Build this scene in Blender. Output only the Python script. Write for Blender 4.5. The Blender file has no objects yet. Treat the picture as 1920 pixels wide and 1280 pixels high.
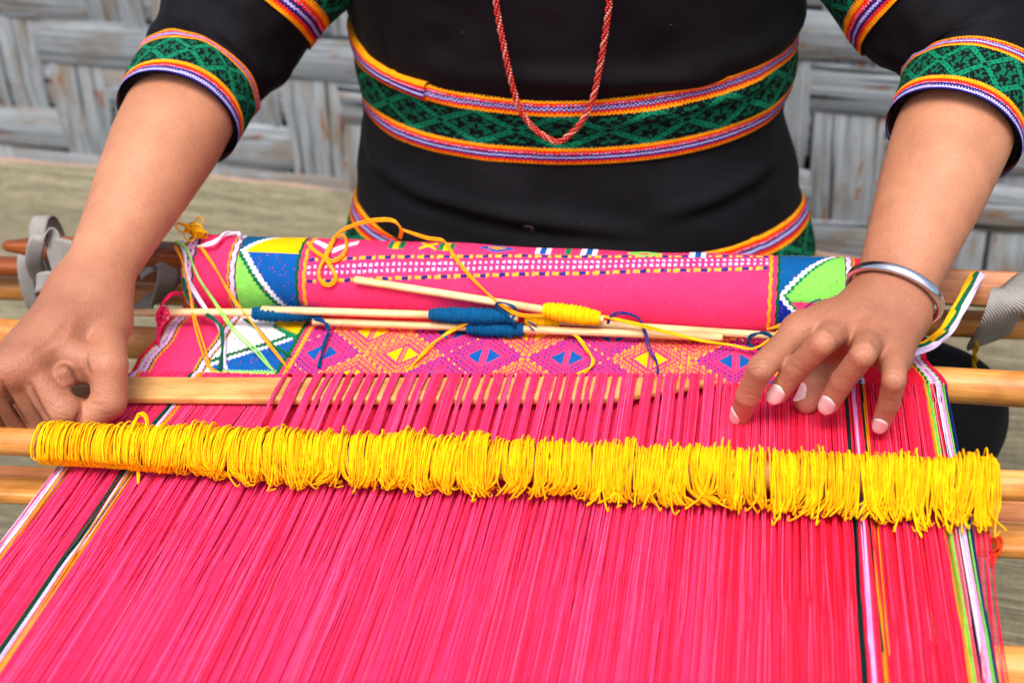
import bpy, math, random
import numpy as np
random.seed(7)
rng = np.random.default_rng(7)
sc = bpy.context.scene
COL = sc.collection

# ------------------------------------------------------------------ camera
# World axes: X along the loom bars, Y along the warp away from the viewer, Z up, z = 0 is the plane of the warp.
def nrm(v):
    v = np.array(v, float)
    return v / np.linalg.norm(v)
FPX = 2667.0                                     # focal length in pixels of a 1920 px wide picture (50 mm lens)
YC = nrm((520, -1550, 2667))                     # warp direction seen by the camera (right, down, forward)
XC = nrm((1, .05, -(520 - .05 * 1550) / 2667))
ZC = np.cross(XC, YC)
MC = np.array([XC, YC, ZC])
CAM = np.array([0, 0, .48])
cam_d = bpy.data.cameras.new('camera')
cam = bpy.data.objects.new('camera', cam_d)
COL.objects.link(cam)
from mathutils import Matrix, Vector
right, down, fwd = MC[:, 0], MC[:, 1], MC[:, 2]
cam.matrix_world = Matrix(((right[0], -down[0], -fwd[0], CAM[0]), (right[1], -down[1], -fwd[1], CAM[1]),
                           (right[2], -down[2], -fwd[2], CAM[2]), (0, 0, 0, 1)))
cam_d.sensor_width = 36
cam_d.lens = FPX / 1920 * 36
cam_d.clip_start = .02
cam_d.clip_end = 100
cam_d.dof.use_dof = True
cam_d.dof.focus_distance = .86
cam_d.dof.aperture_fstop = 7.0
sc.camera = cam

# ------------------------------------------------------------------ sky, sun, exposure
SUN_EL, SUN_AZ = math.radians(66), math.radians(182)      # azimuth clockwise from +Y
w = bpy.data.worlds.new('World')
sc.world = w
w.use_nodes = True
nt = w.node_tree
sky = nt.nodes.new('ShaderNodeTexSky')
sky.sky_type = 'NISHITA'
sky.sun_disc = False
sky.sun_elevation = SUN_EL
sky.sun_rotation = SUN_AZ
sky.air_density = .7
sky.dust_density = 5.0
sky.ozone_density = .6
bg = nt.nodes['Background']
bg.inputs['Strength'].default_value = .15
nt.links.new(sky.outputs[0], bg.inputs[0])
sl = bpy.data.lights.new('sun', 'SUN')
sl.energy = 1.5
sl.angle = math.radians(30)
sl.color = (1, .965, .92)
so = bpy.data.objects.new('sun', sl)
COL.objects.link(so)
sd = Vector((math.sin(SUN_AZ) * math.cos(SUN_EL), math.cos(SUN_AZ) * math.cos(SUN_EL), math.sin(SUN_EL)))
so.rotation_euler = sd.to_track_quat('Z', 'Y').to_euler()
so.location = (0, 0, 3)
sc.view_settings.view_transform = 'Standard'
sc.view_settings.look = 'None'
sc.view_settings.exposure = .85
sc.view_settings.gamma = 1
sc.cycles.use_denoising = True
sc.cycles.max_bounces = 8

# ------------------------------------------------------------------ measuring helpers
def ray(x, y):
    return MC @ np.array([(x - 960) / FPX, (y - 640) / FPX, 1.])
def PH(x, y, h=0.):                              # point at height h above the warp plane
    r = ray(x, y)
    return CAM + r * ((h - CAM[2]) / r[2])
def PY(x, y, Y):
    r = ray(x, y)
    return CAM + r * (Y / r[1])
def PD(x, y, d):
    return CAM + ray(x, y) * d
ROLL_Y, ROLL_Z, ROLL_R = .863, .022, .0275
def SURF(x, y, off=.001):                        # point lying on the cloth roll or, in front of it, on the flat cloth
    r = ray(x, y)
    t = (off - CAM[2]) / r[2]
    o = CAM - np.array([0, ROLL_Y, ROLL_Z])
    a = r[1] ** 2 + r[2] ** 2
    b = 2 * (o[1] * r[1] + o[2] * r[2])
    c = o[1] ** 2 + o[2] ** 2 - (ROLL_R + off) ** 2
    D = b * b - 4 * a * c
    if D >= 0:
        t = min(t, (-b - math.sqrt(D)) / 2 / a)
    elif (CAM + r * t)[1] > ROLL_Y:
        t = -b / 2 / a
    return CAM + r * t
def lin(c):
    c = np.asarray(c, float) / 255
    return np.where(c <= .04045, c / 12.92, ((c + .055) / 1.055) ** 2.4)
def L4(c):
    return tuple(lin(c)) + (1.,)
def sstep(a, b, x):
    t = np.clip((np.asarray(x, float) - a) / (b - a), 0, 1)
    return t * t * (3 - 2 * t)
def spline(pts, n):                              # Catmull-Rom through the points
    p = np.array(pts, float)
    p = np.vstack([2 * p[0] - p[1], p, 2 * p[-1] - p[-2]])
    m = len(p) - 3
    s = np.linspace(0, m - 1e-6, n)
    i = s.astype(int)
    t = (s - i)[:, None]
    a, b, c, d = p[i], p[i + 1], p[i + 2], p[i + 3]
    return .5 * (2 * b + (c - a) * t + (2 * a - 5 * b + 4 * c - d) * t ** 2 + (3 * b - a - 3 * c + d) * t ** 3)
def vnoise(P, seed=0):                           # smooth value noise, about -1..1
    P = np.asarray(P, float)
    i = np.floor(P).astype(np.int64)
    f = P - i
    f = f * f * (3 - 2 * f)
    out = 0
    for dx in (0, 1):
        for dy in (0, 1):
            for dz in (0, 1):
                k = (i[..., 0] + dx) * 73856093 ^ (i[..., 1] + dy) * 19349663 ^ (i[..., 2] + dz) * 83492791 ^ seed * 2654435
                k = (k ^ (k >> 13)) * 1274126177
                v = ((k ^ (k >> 16)) & 0xffff) / 32767.5 - 1
                out = out + v * (f[..., 0] if dx else 1 - f[..., 0]) * (f[..., 1] if dy else 1 - f[..., 1]) * (f[..., 2] if dz else 1 - f[..., 2])
    return out

# ------------------------------------------------------------------ mesh helpers
def mesh_np(name, V, F, mat, parent=None, cols=None, dom='FACE', smooth=True):
    V = np.asarray(V, np.float32).reshape(-1, 3)
    F = np.asarray(F, np.int32)
    k = F.shape[1]
    me = bpy.data.meshes.new(name)
    me.vertices.add(len(V))
    me.vertices.foreach_set('co', V.ravel())
    me.loops.add(F.size)
    me.loops.foreach_set('vertex_index', F.ravel())
    me.polygons.add(len(F))
    me.polygons.foreach_set('loop_start', np.arange(0, F.size, k, dtype=np.int32))
    me.update(calc_edges=True)
    me.validate()
    me.polygons.foreach_set('use_smooth', np.full(len(me.polygons), smooth))
    if cols is not None:
        cols = np.asarray(cols, np.float32)
        if cols.shape[1] == 3:
            cols = np.hstack([cols, np.ones((len(cols), 1), np.float32)])
        a = me.attributes.new('Col', 'FLOAT_COLOR', dom)
        a.data.foreach_set('color', cols.ravel())
    me.materials.append(mat)
    return link(name, me, parent)
def link(name, me, parent=None):
    o = bpy.data.objects.new(name, me)
    COL.objects.link(o)
    if parent is not None:
        o.parent = parent
        o.matrix_parent_inverse = parent.matrix_world.inverted()
    return o
def empty(name, loc, label, cat, group=None):
    o = bpy.data.objects.new(name, None)
    o.empty_display_size = .02
    o.location = loc
    o.matrix_world = Matrix.Translation(Vector(loc))
    COL.objects.link(o)
    return tag(o, label, cat, group)
def tag(o, label=None, cat=None, group=None, kind=None):
    if label: o['label'] = label
    if cat: o['category'] = cat
    if group: o['group'] = group
    if kind: o['kind'] = kind
    return o
def tubes(paths, rad, S=5, ref=(0, 0, 1), closed=False, cap=True):
    """paths (N,K,3), rad broadcast to (N,K): vertices and quads of N tubes."""
    P = np.asarray(paths, float)
    N, K, _ = P.shape
    rad = np.broadcast_to(np.asarray(rad, float), (N, K))
    if closed:
        T = np.roll(P, -1, 1) - np.roll(P, 1, 1)
    else:
        T = np.gradient(P, axis=1)
    T /= np.linalg.norm(T, axis=2, keepdims=True) + 1e-12
    A = np.cross(T, np.asarray(ref, float))
    bad = np.linalg.norm(A, axis=2) < .15
    A[bad] = np.cross(T[bad], np.array([.6, .7, .39]))
    A /= np.linalg.norm(A, axis=2, keepdims=True) + 1e-12
    B = np.cross(T, A)
    th = np.arange(S) * 2 * math.pi / S
    V = P[:, :, None] + rad[:, :, None, None] * (A[:, :, None] * np.cos(th)[None, None, :, None] + B[:, :, None] * np.sin(th)[None, None, :, None])
    idx = np.arange(N * K * S).reshape(N, K, S)
    a = idx if closed else idx[:, :-1]
    b = np.roll(idx, -1, 1) if closed else idx[:, 1:]
    F = np.stack([a, np.roll(a, -1, 2), np.roll(b, -1, 2), b], -1).reshape(-1, 4)
    return V.reshape(-1, 3), F
def tube(name, pts, r, mat, parent=None, n=40, S=8, ref=(0, 0, 1), col=None, taper=None, raw=False):
    p = np.asarray(pts, float) if raw else spline(pts, n)
    rr = np.full(len(p), float(r)) if np.isscalar(r) else np.asarray(r, float)
    # rounded ends
    p = np.vstack([p[:1], p, p[-1:]])
    rr = np.concatenate([[1e-5], rr, [1e-5]])
    p[0] += (p[1] - p[2]) * 1e-4
    p[-1] += (p[-2] - p[-3]) * 1e-4
    V, F = tubes(p[None], rr[None], S, ref)
    c = None if col is None else np.tile(np.append(lin(col), 1), (len(F), 1))
    return mesh_np(name, V, F, mat, parent, c)
def grid_mesh(name, V, mat, parent=None, cols=None, closed_u=False, smooth=True):
    """V (nu,nv,3) grid, cols (nu-1 or nu, nv-1, 3) per face"""
    nu, nv, _ = V.shape
    idx = np.arange(nu * nv).reshape(nu, nv)
    a = idx if closed_u else idx[:-1]
    b = np.roll(idx, -1, 0) if closed_u else idx[1:]
    F = np.stack([a[:, :-1], b[:, :-1], b[:, 1:], a[:, 1:]], -1).reshape(-1, 4)
    return mesh_np(name, V, F, mat, parent, None if cols is None else np.asarray(cols).reshape(-1, 3), 'FACE', smooth)

# ------------------------------------------------------------------ materials
def new_mat(name):
    m = bpy.data.materials.new(name)
    m.use_nodes = True
    return m, m.node_tree, m.node_tree.nodes['Principled BSDF']
def nd(t, kind, **kw):
    n = t.nodes.new(kind)
    for k, v in kw.items():
        setattr(n, k, v)
    return n
def coords(t, scale=(1, 1, 1), out='Object', rot=(0, 0, 0)):
    tc = nd(t, 'ShaderNodeTexCoord')
    mp = nd(t, 'ShaderNodeMapping')
    mp.inputs['Scale'].default_value = scale
    mp.inputs['Rotation'].default_value = rot
    t.links.new(tc.outputs[out], mp.inputs[0])
    return mp.outputs[0]
def noise(t, vec, scale, detail=3, rough=.6):
    n = nd(t, 'ShaderNodeTexNoise')
    n.inputs['Scale'].default_value = scale
    n.inputs['Detail'].default_value = detail
    n.inputs['Roughness'].default_value = rough
    t.links.new(vec, n.inputs['Vector'])
    return n.outputs[0]
def ramp(t, fac, stops):
    r = nd(t, 'ShaderNodeValToRGB')
    e = r.color_ramp.elements
    while len(e) < len(stops):
        e.new(.5)
    for el, (p, c) in zip(e, stops):
        el.position = p
        el.color = c if len(c) == 4 else tuple(c) + (1,)
    t.links.new(fac, r.inputs[0])
    return r.outputs[0]
def mix(t, fac, a, b, mode='MIX'):
    m = nd(t, 'ShaderNodeMix', data_type='RGBA', blend_type=mode)
    for s, v in ((0, fac), (6, a), (7, b)):
        if isinstance(v, (float, int, tuple)):
            m.inputs[s].default_value = v
        else:
            t.links.new(v, m.inputs[s])
    return m.outputs[2]
def bump(t, b, h, strength, dist=.001):
    n = nd(t, 'ShaderNodeBump')
    n.inputs['Strength'].default_value = strength
    n.inputs['Distance'].default_value = dist
    t.links.new(h, n.inputs['Height'])
    t.links.new(n.outputs[0], b.inputs['Normal'])
def mat_fibre(name, var=.25, bscale=900, bstr=.5, sheen=.25, rough=.9, trans=0.):
    m, t, b = new_mat(name)
    at = nd(t, 'ShaderNodeAttribute', attribute_name='Col')
    v = coords(t)
    n1 = noise(t, v, 160, 3)
    n2 = noise(t, v, bscale, 2)
    dark = ramp(t, n1, [(.3, (1 - var,) * 3), (.7, (1.,) * 3)])
    t.links.new(mix(t, 1., at.outputs[0], dark, 'MULTIPLY'), b.inputs['Base Color'])
    b.inputs['Roughness'].default_value = rough
    b.inputs['Specular IOR Level'].default_value = .12
    b.inputs['Sheen Weight'].default_value = sheen
    b.inputs['Sheen Roughness'].default_value = .5
    t.links.new(at.outputs[0], b.inputs['Sheen Tint'])
    bump(t, b, n2, bstr, .0006)
    if trans > 0:                                 # cotton lets some light through
        tr = nd(t, 'ShaderNodeBsdfTranslucent')
        t.links.new(at.outputs[0], tr.inputs['Color'])
        ms = nd(t, 'ShaderNodeMixShader')
        ms.inputs[0].default_value = trans
        t.links.new(b.outputs[0], ms.inputs[1])
        t.links.new(tr.outputs[0], ms.inputs[2])
        t.links.new(ms.outputs[0], t.nodes['Material Output'].inputs[0])
    return m
M_yarn = mat_fibre('yarn')
M_weave = mat_fibre('woven_cloth', .12, 1100, .6)
M_trim = mat_fibre('woven_trim', .2, 1500, .5, .1)
def mat_black():
    m, t, b = new_mat('black_cloth')
    v = coords(t)
    n1 = noise(t, v, 18, 4)
    t.links.new(ramp(t, n1, [(.3, (.0024, .0024, .0038)), (.75, (.0058, .0056, .0082))]), b.inputs['Base Color'])
    b.inputs['Roughness'].default_value = .75
    b.inputs['Specular IOR Level'].default_value = .13
    b.inputs['Sheen Weight'].default_value = .01
    b.inputs['Sheen Roughness'].default_value = .4
    w1 = nd(t, 'ShaderNodeTexWave', bands_direction='Z')
    w1.inputs['Scale'].default_value = 330
    w1.inputs['Distortion'].default_value = 1.5
    t.links.new(v, w1.inputs[0])
    bump(t, b, mix(t, .5, w1.outputs[1], noise(t, v, 700, 2)), .5, .0006)
    return m
M_black = mat_black()
def mat_bamboo(name, c0, c1, c2, rough=.38):
    m, t, b = new_mat(name)
    v = coords(t, (5, 90, 90))
    n1 = noise(t, v, 3, 4, .65)
    n2 = noise(t, coords(t, (9, 22, 22)), 2.2, 3)
    base = ramp(t, n1, [(.25, c0), (.5, c1), (.78, c2)])
    stain = ramp(t, n2, [(.35, (.62, .52, .42)), (.55, (1., 1., 1.))])
    oi = nd(t, 'ShaderNodeObjectInfo')
    var = ramp(t, oi.outputs['Random'], [(0, (.88, .84, .78)), (1, (1.08, 1.05, 1.0))])
    t.links.new(mix(t, 1., mix(t, .8, base, stain, 'MULTIPLY'), var, 'MULTIPLY'), b.inputs['Base Color'])
    b.inputs['Roughness'].default_value = rough
    b.inputs['Specular IOR Level'].default_value = .4
    bump(t, b, noise(t, coords(t, (6, 240, 240)), 5, 3), .25, .001)
    return m
M_bamboo = mat_bamboo('bamboo', L4((176, 108, 42)), L4((204, 144, 72)), L4((220, 170, 100)))
M_brown = mat_bamboo('polished_brown_wood', L4((92, 42, 16)), L4((136, 70, 30)), L4((164, 96, 50)), .3)
M_tan = mat_bamboo('tan_board', L4((150, 88, 48)), L4((188, 126, 82)), L4((204, 150, 108)), .4)
M_sword = mat_bamboo('pale_batten_wood', L4((184, 132, 68)), L4((206, 158, 94)), L4((220, 178, 118)), .5)
M_stick = mat_bamboo('pale_stick_wood', L4((206, 170, 116)), L4((224, 192, 142)), L4((234, 208, 164)), .55)
def mat_skin():
    m, t, b = new_mat('skin')
    at = nd(t, 'ShaderNodeAttribute', attribute_name='Col')
    v = coords(t)
    n1 = noise(t, v, 38, 5)
    n2 = noise(t, v, 420, 3)
    c = mix(t, 1., at.outputs[0], ramp(t, n1, [(.3, (.84, .77, .74)), (.7, (1.07, 1.06, 1.05))]), 'MULTIPLY')
    c = mix(t, 1., c, ramp(t, n2, [(.3, (.92, .88, .87)), (.6, (1, 1, 1))]), 'MULTIPLY')
    t.links.new(c, b.inputs['Base Color'])
    b.inputs['Roughness'].default_value = .5
    b.inputs['Specular IOR Level'].default_value = .35
    b.inputs['Subsurface Weight'].default_value = .25
    b.inputs['Subsurface Radius'].default_value = (1, .35, .18)
    b.inputs['Subsurface Scale'].default_value = .004
    vo = nd(t, 'ShaderNodeTexVoronoi')
    vo.inputs['Scale'].default_value = 900
    t.links.new(v, vo.inputs['Vector'])
    bump(t, b, mix(t, .45, noise(t, v, 330, 5, .7), vo.outputs['Distance']), .6, .0009)
    return m
M_skin = mat_skin()
def mat_simple(name, c, rough=.5, metal=0., spec=.5, nscale=60, var=.15, bstr=.1):
    m, t, b = new_mat(name)
    n1 = noise(t, coords(t), nscale, 3)
    k = tuple(np.array(c[:3]) * (1 - var)) + (1,)
    t.links.new(ramp(t, n1, [(.3, k), (.7, tuple(c[:3]) + (1,))]), b.inputs['Base Color'])
    b.inputs['Roughness'].default_value = rough
    b.inputs['Metallic'].default_value = metal
    b.inputs['Specular IOR Level'].default_value = spec
    bump(t, b, noise(t, coords(t), nscale * 8, 2), bstr, .0005)
    return m
M_nail = mat_simple('fingernail', L4((228, 178, 172)), .28, 0, .5, 200, .08, .05)
M_silver = mat_simple('silver', (.72, .72, .73), .2, 1., .5, 90, .12, .06)
M_hair = mat_simple('hair', (.01, .008, .007), .45)
M_bead_red = mat_simple('red_bead', L4((196, 44, 30)), .15, 0, .7)
M_bead_pale = mat_simple('silver_lined_bead', L4((226, 132, 112)), .15, .2, .7)
def mat_strap():
    m, t, b = new_mat('grey_webbing')
    v = coords(t)
    w1 = nd(t, 'ShaderNodeTexWave', bands_direction='DIAGONAL')
    w1.inputs['Scale'].default_value = 220
    w1.inputs['Distortion'].default_value = .6
    t.links.new(v, w1.inputs[0])
    n1 = noise(t, v, 40, 3)
    c = mix(t, .5, ramp(t, w1.outputs[1], [(.2, L4((112, 110, 106))), (.8, L4((158, 156, 152)))]), ramp(t, n1, [(.3, L4((118, 114, 108))), (.7, L4((158, 156, 154)))]))
    t.links.new(c, b.inputs['Base Color'])
    b.inputs['Roughness'].default_value = .85
    bump(t, b, w1.outputs[1], .6, .0008)
    return m
M_strap = mat_strap()
def mat_slat():
    m, t, b = new_mat('weathered_split_bamboo')
    oi = nd(t, 'ShaderNodeObjectInfo')
    tc = nd(t, 'ShaderNodeTexCoord')
    ad = nd(t, 'ShaderNodeVectorMath', operation='ADD')
    mu = nd(t, 'ShaderNodeVectorMath', operation='SCALE')
    cx = nd(t, 'ShaderNodeCombineXYZ')
    for s in range(3):
        t.links.new(oi.outputs['Random'], cx.inputs[s])
    t.links.new(cx.outputs[0], mu.inputs[0])
    mu.inputs['Scale'].default_value = 37.
    t.links.new(tc.outputs['Object'], ad.inputs[0])
    t.links.new(mu.outputs[0], ad.inputs[1])
    def mp(scale):
        p = nd(t, 'ShaderNodeMapping')
        p.inputs['Scale'].default_value = scale
        t.links.new(ad.outputs[0], p.inputs[0])
        return p.outputs[0]
    fib = noise(t, mp((4, 130, 10)), 1.6, 5, .7)
    crack = noise(t, mp((2.2, 75, 5)), 1.5, 3, .55)
    pat = noise(t, mp((7, 22, 8)), 1.6, 4, .6)
    rust = noise(t, mp((11, 34, 9)), 1.9, 3, .6)
    c = ramp(t, fib, [(.28, L4((102, 107, 112))), (.48, L4((140, 148, 153))), (.72, L4((168, 174, 177)))])
    c = mix(t, ramp(t, pat, [(.48, (0, 0, 0)), (.62, (.75, .75, .75))]), c, L4((124, 112, 96)))
    c = mix(t, ramp(t, rust, [(.60, (0, 0, 0)), (.68, (.85, .85, .85))]), c, L4((140, 86, 50)))
    c = mix(t, ramp(t, crack, [(.36, (.95, .95, .95)), (.43, (0, 0, 0))]), c, L4((38, 40, 42)))
    var = ramp(t, oi.outputs['Random'], [(0, (.82, .84, .86)), (1, (1.06, 1.05, 1.04))])
    t.links.new(mix(t, 1., c, var, 'MULTIPLY'), b.inputs['Base Color'])
    b.inputs['Roughness'].default_value = .85
    b.inputs['Specular IOR Level'].default_value = .2
    bump(t, b, mix(t, .6, fib, crack), .9, .004)
    return m
M_slat = mat_slat()
def mat_mat():
    m, t, b = new_mat('reed_mat')
    n1 = noise(t, coords(t, (14, 230, 1)), 1.5, 4, .7)
    n2 = noise(t, coords(t, (1.2, 42, 1)), 1.7, 3, .6)
    n3 = noise(t, coords(t, (150, 60, 1)), 1.5, 2)
    c = ramp(t, n1, [(.25, L4((76, 74, 58))), (.5, L4((122, 116, 92))), (.75, L4((156, 150, 122)))])
    c = mix(t, .75, c, ramp(t, n2, [(.3, (.5, .5, .46)), (.6, (1, 1, 1))]), 'MULTIPLY')
    c = mix(t, .8, c, ramp(t, n3, [(.35, (.75, .75, .75)), (.6, (1, 1, 1))]), 'MULTIPLY')
    t.links.new(c, b.inputs['Base Color'])
    b.inputs['Roughness'].default_value = .8
    bump(t, b, n1, .5, .002)
    return m
M_mat = mat_mat()
M_binding = mat_simple('pink_binding_cloth', L4((164, 134, 118)), .9, 0, .2)
M_floor = mat_simple('floor_boards', L4((120, 108, 92)), .9, 0, .2, 12, .4)
M_dark = mat_simple('dark_backing', L4((46, 46, 46)), .95, 0, .1)

PINK = np.array((246, 54, 108.))
RED = np.array((244, 24, 48.))
# ================================================================== SETTING
FLOOR = -.24
A0 = PH(0, 342, FLOOR)
A1 = PH(1900, 522, FLOOR)
wd = nrm(A1 - A0)                                 # along the foot of the wall
wn = np.array([wd[1], -wd[0], 0])                 # towards the viewer
if wn[1] > 0: wn = -wn
def wallp(s, z, d):
    return A0 + wd * s + np.array([0, 0, z]) + wn * d

fl = mesh_np('floor', [(-4, -3, FLOOR - .012), (4, -3, FLOOR - .012), (4, 2.3, FLOOR - .012), (-4, 2.3, FLOOR - .012)], [(0, 1, 2, 3)], M_floor)
tag(fl, kind='structure')

# reed mat: every reed a low ridge
def build_mat():
    root = empty('reed_mat', (-.2, 1.0, FLOOR), 'khaki woven reed mat spread on the floor below the loom', 'mat')
    back = A0 + wn * .004
    nr, pitch = 420, .0042
    xs = np.linspace(-.5, 2.4, 30)
    rows = []
    for i in range(nr + 1):
        for k in (0, 1):
            d = (i + .5 * k) * pitch
            rows.append((d, 0. if k == 0 else .0016 * (.7 + .6 * random.random())))
    def curl(s, d):                               # the far edge curls up against the wall on one side
        return .034 * float(1 - sstep(.75, 1.25, s)) * max(0., 1 - d / .07) ** 2
    V = np.zeros((len(rows), len(xs), 3))
    for j, s in enumerate(xs):
        for i, (d, z) in enumerate(rows):
            wob = .003 * math.sin(s * 5 + .3) + .0025 * math.sin(s * 13)
            V[i, j] = (s, -(d + .006 + wob), z + .003 + .002 * math.sin(s * 9 + d * 7) + .002 * math.sin(s * 4 - d * 11) + curl(s, d))
    o = grid_mesh('reeds', V, M_mat, root)
    o.matrix_basis = Matrix(((wd[0], -wn[0], 0, back[0]), (wd[1], -wn[1], 0, back[1]), (0, 0, 1, back[2]), (0, 0, 0, 1)))
    o['kind'] = 'stuff'
    s = np.linspace(-.5, 2.4, 160)
    U = np.zeros((160, 5, 3))
    for i, q in enumerate(s):
        for k, (dd, zz) in enumerate([(-.004, 0), (-.003, .005), (.001, .0065), (.004, .006), (.006, .003)]):
            wob = .003 * math.sin(q * 5 + .3) + .0025 * math.sin(q * 13)
            U[i, k] = back + wd * q + wn * (dd + wob) + np.array([0, 0, zz * (1 + .25 * math.sin(q * 21) + .2 * math.sin(q * 47)) + .002 * math.sin(q * 9) + .002 * math.sin(q * 4) + curl(q, .004)])
    b = grid_mesh('edge_binding', U, M_binding, root)
    for q in (.62, 1.55):
        pts = [back + wd * q + wn * dd + np.array([0, 0, .0065 + .002 * math.sin(q * 9 + dd * 7) + .002 * math.sin(q * 4 - dd * 11) + curl(q, dd)]) for dd in np.linspace(.01, 1.3, 12)]
        tube('stitching_cord', pts, .0018, M_binding, root, 40, 6)
build_mat()

# woven wall of flattened bamboo strips
def build_wall():
    c = A0 + wd * .95
    root = empty('bamboo_wall', c, 'weathered blue grey wall of wide woven split bamboo strips', 'wall')
    root.rotation_euler = (0, 0, 0)
    CW, RH = .078, .056
    ni, nj = 34, 13
    s0 = -.75
    top = lambda i, j: (i + j) % 4 < 2            # upright strip lies on top here
    r = random.Random(11)
    def strip(name, length, width, prof, orient, off):
        n = prof.shape[0]
        W = np.zeros((n, 5, 3))
        xs = np.linspace(0, length, n)
        e0 = width * .5 * (1 + .05 * np.sin(xs * 23 + off) + .04 * np.sin(xs * 61 + 2 * off))
        for k, f in enumerate((-1, -.9, 0, .9, 1)):
            W[:, k, 0] = xs
            W[:, k, 1] = f * e0
            W[:, k, 2] = prof + (-.0016, .0004, .0009 + .0006 * math.sin(off), .0004, -.0016)[k]
        return W
    for i in range(ni):
        n = nj * 6 + 1
        z = np.linspace(0, nj * RH, n)
        prof = np.array([np.interp(v / RH - .5, np.arange(-1, nj + 1), [(.0026 if top(i, j) else -.0026) for j in range(-1, nj + 1)]) for v in z])
        W = strip('slat', nj * RH, CW * r.uniform(.92, 1.0), prof, 1, r.random() * 9)
        o = grid_mesh('slat', W, M_slat, root)
        p = wallp(s0 + (i + .5) * CW + r.uniform(-.004, .004), 0, 0)
        tilt = r.uniform(-.012, .012)
        mx = Matrix(((0, wd[0], wn[0], p[0]), (0, wd[1], wn[1], p[1]), (1, 0, 0, p[2]), (0, 0, 0, 1))) @ Matrix.Rotation(tilt, 4, 'Z')
        o.matrix_parent_inverse = root.matrix_world.inverted()
        o.matrix_basis = mx
    for j in range(nj):
        n = ni * 6 + 1
        x = np.linspace(0, ni * CW, n)
        prof = np.array([np.interp(v / CW - .5, np.arange(-1, ni + 1), [(-.0026 if top(i, j) else .0026) for i in range(-1, ni + 1)]) for v in x])
        W = strip('slat', ni * CW, RH * r.uniform(.93, 1.0), prof, 0, r.random() * 9)
        o = grid_mesh('slat', W, M_slat, root)
        p = wallp(s0, (j + .5) * RH + r.uniform(-.003, .003), 0)
        mx = Matrix(((wd[0], 0, wn[0], p[0]), (wd[1], 0, wn[1], p[1]), (0, 1, 0, p[2]), (0, 0, 0, 1))) @ Matrix.Rotation(r.uniform(-.004, .004), 4, 'Z')
        o.matrix_parent_inverse = root.matrix_world.inverted()
        o.matrix_basis = mx
    q = [wallp(s0, -.01, -.012), wallp(s0 + ni * CW, -.01, -.012), wallp(s0 + ni * CW, nj * RH, -.012), wallp(s0, nj * RH, -.012)]
    mesh_np('backing', q, [(0, 1, 2, 3)], M_dark, root)
build_wall()
# ================================================================== LOOM BARS
def bar(name, p0, p1, prof, mat, label=None, cat=None, group=None, parent=None, n=60, nodes=(), up=(0, 0, 1), endround=.004, shape=None):
    """A bar from p0 to p1; prof = list of (y,z) outline points; local X runs along the bar."""
    p0, p1 = np.array(p0, float), np.array(p1, float)
    Lg = np.linalg.norm(p1 - p0)
    ex = (p1 - p0) / Lg
    ey = nrm(np.cross(np.array(up, float), ex))
    ez = np.cross(ex, ey)
    xs = np.unique(np.concatenate([np.linspace(0, Lg, n), [endround * .3, endround, Lg - endround, Lg - endround * .3]] + [[q * Lg - .004, q * Lg - .0012, q * Lg, q * Lg + .0012, q * Lg + .004] for q in nodes]))
    xs = xs[(xs >= 0) & (xs <= Lg)]
    prof = np.array(prof, float)
    V = []
    for x in xs:
        e = min(x, Lg - x)
        k = 1. if e >= endround else .8 + .2 * math.sqrt(max(0, 1 - (1 - e / endround) ** 2))
        for q in nodes:
            dx = abs(x - q * Lg)
            if dx < .0035: k *= 1.05 if dx > .0008 else .985
        P = prof * k * (1 + .012 * math.sin(x * 37 + Lg * 91))
        oy, oz = .0006 * math.sin(x * 11 + Lg * 50), .0006 * math.sin(x * 8 + 1 + Lg * 40)
        if shape is not None:
            P = shape(x / Lg, P)
        V.append(np.column_stack([np.full(len(P), x), P[:, 0] + oy, P[:, 1] + oz]))
    V = np.array(V)
    m = len(prof)
    idx = np.arange(V.shape[0] * m).reshape(-1, m)
    a, b = idx[:-1], idx[1:]
    F = np.stack([a, np.roll(a, -1, 1), np.roll(b, -1, 1), b], -1).reshape(-1, 4)
    V = V.reshape(-1, 3)
    c0, c1 = V[:m].mean(0), V[-m:].mean(0)
    n0 = len(V)
    V = np.vstack([V, c0, c1])
    r = np.arange(m)
    E0 = np.stack([np.roll(idx[0], -1), idx[0], np.full(m, n0), np.full(m, n0)], -1)
    E1 = np.stack([idx[-1], np.roll(idx[-1], -1), np.full(m, n0 + 1), np.full(m, n0 + 1)], -1)
    me = bpy.data.meshes.new(name)
    me.from_pydata([tuple(v) for v in V], [], [tuple(f) for f in F] + [tuple(f[:3]) for f in E0] + [tuple(f[:3]) for f in E1])
    me.polygons.foreach_set('use_smooth', np.full(len(me.polygons), True))
    me.materials.append(mat)
    o = link(name, me, parent)
    mx = Matrix([[ex[i], ey[i], ez[i], p0[i]] for i in range(3)] + [[0, 0, 0, 1]])
    o.matrix_basis = mx
    if label: tag(o, label, cat, group)
    return o
def ring(r, n=20, sy=1., sz=1.):
    t = np.arange(n) * 2 * math.pi / n
    return np.column_stack([r * sy * np.cos(t), r * sz * np.sin(t)])
def flat(wy, wz, r=.0015, k=3):
    P = []
    for cx, cy, a0 in ((wy / 2 - r, wz / 2 - r, 0), (-wy / 2 + r, wz / 2 - r, 90), (-wy / 2 + r, -wz / 2 + r, 180), (wy / 2 - r, -wz / 2 + r, 270)):
        for i in range(k + 1):
            t = math.radians(a0 + 90 * i / k)
            P.append((cx + r * math.cos(t), cy + r * math.sin(t)))
    return P
XL, XR = -.405, .124                                # selvages of the warp

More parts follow.
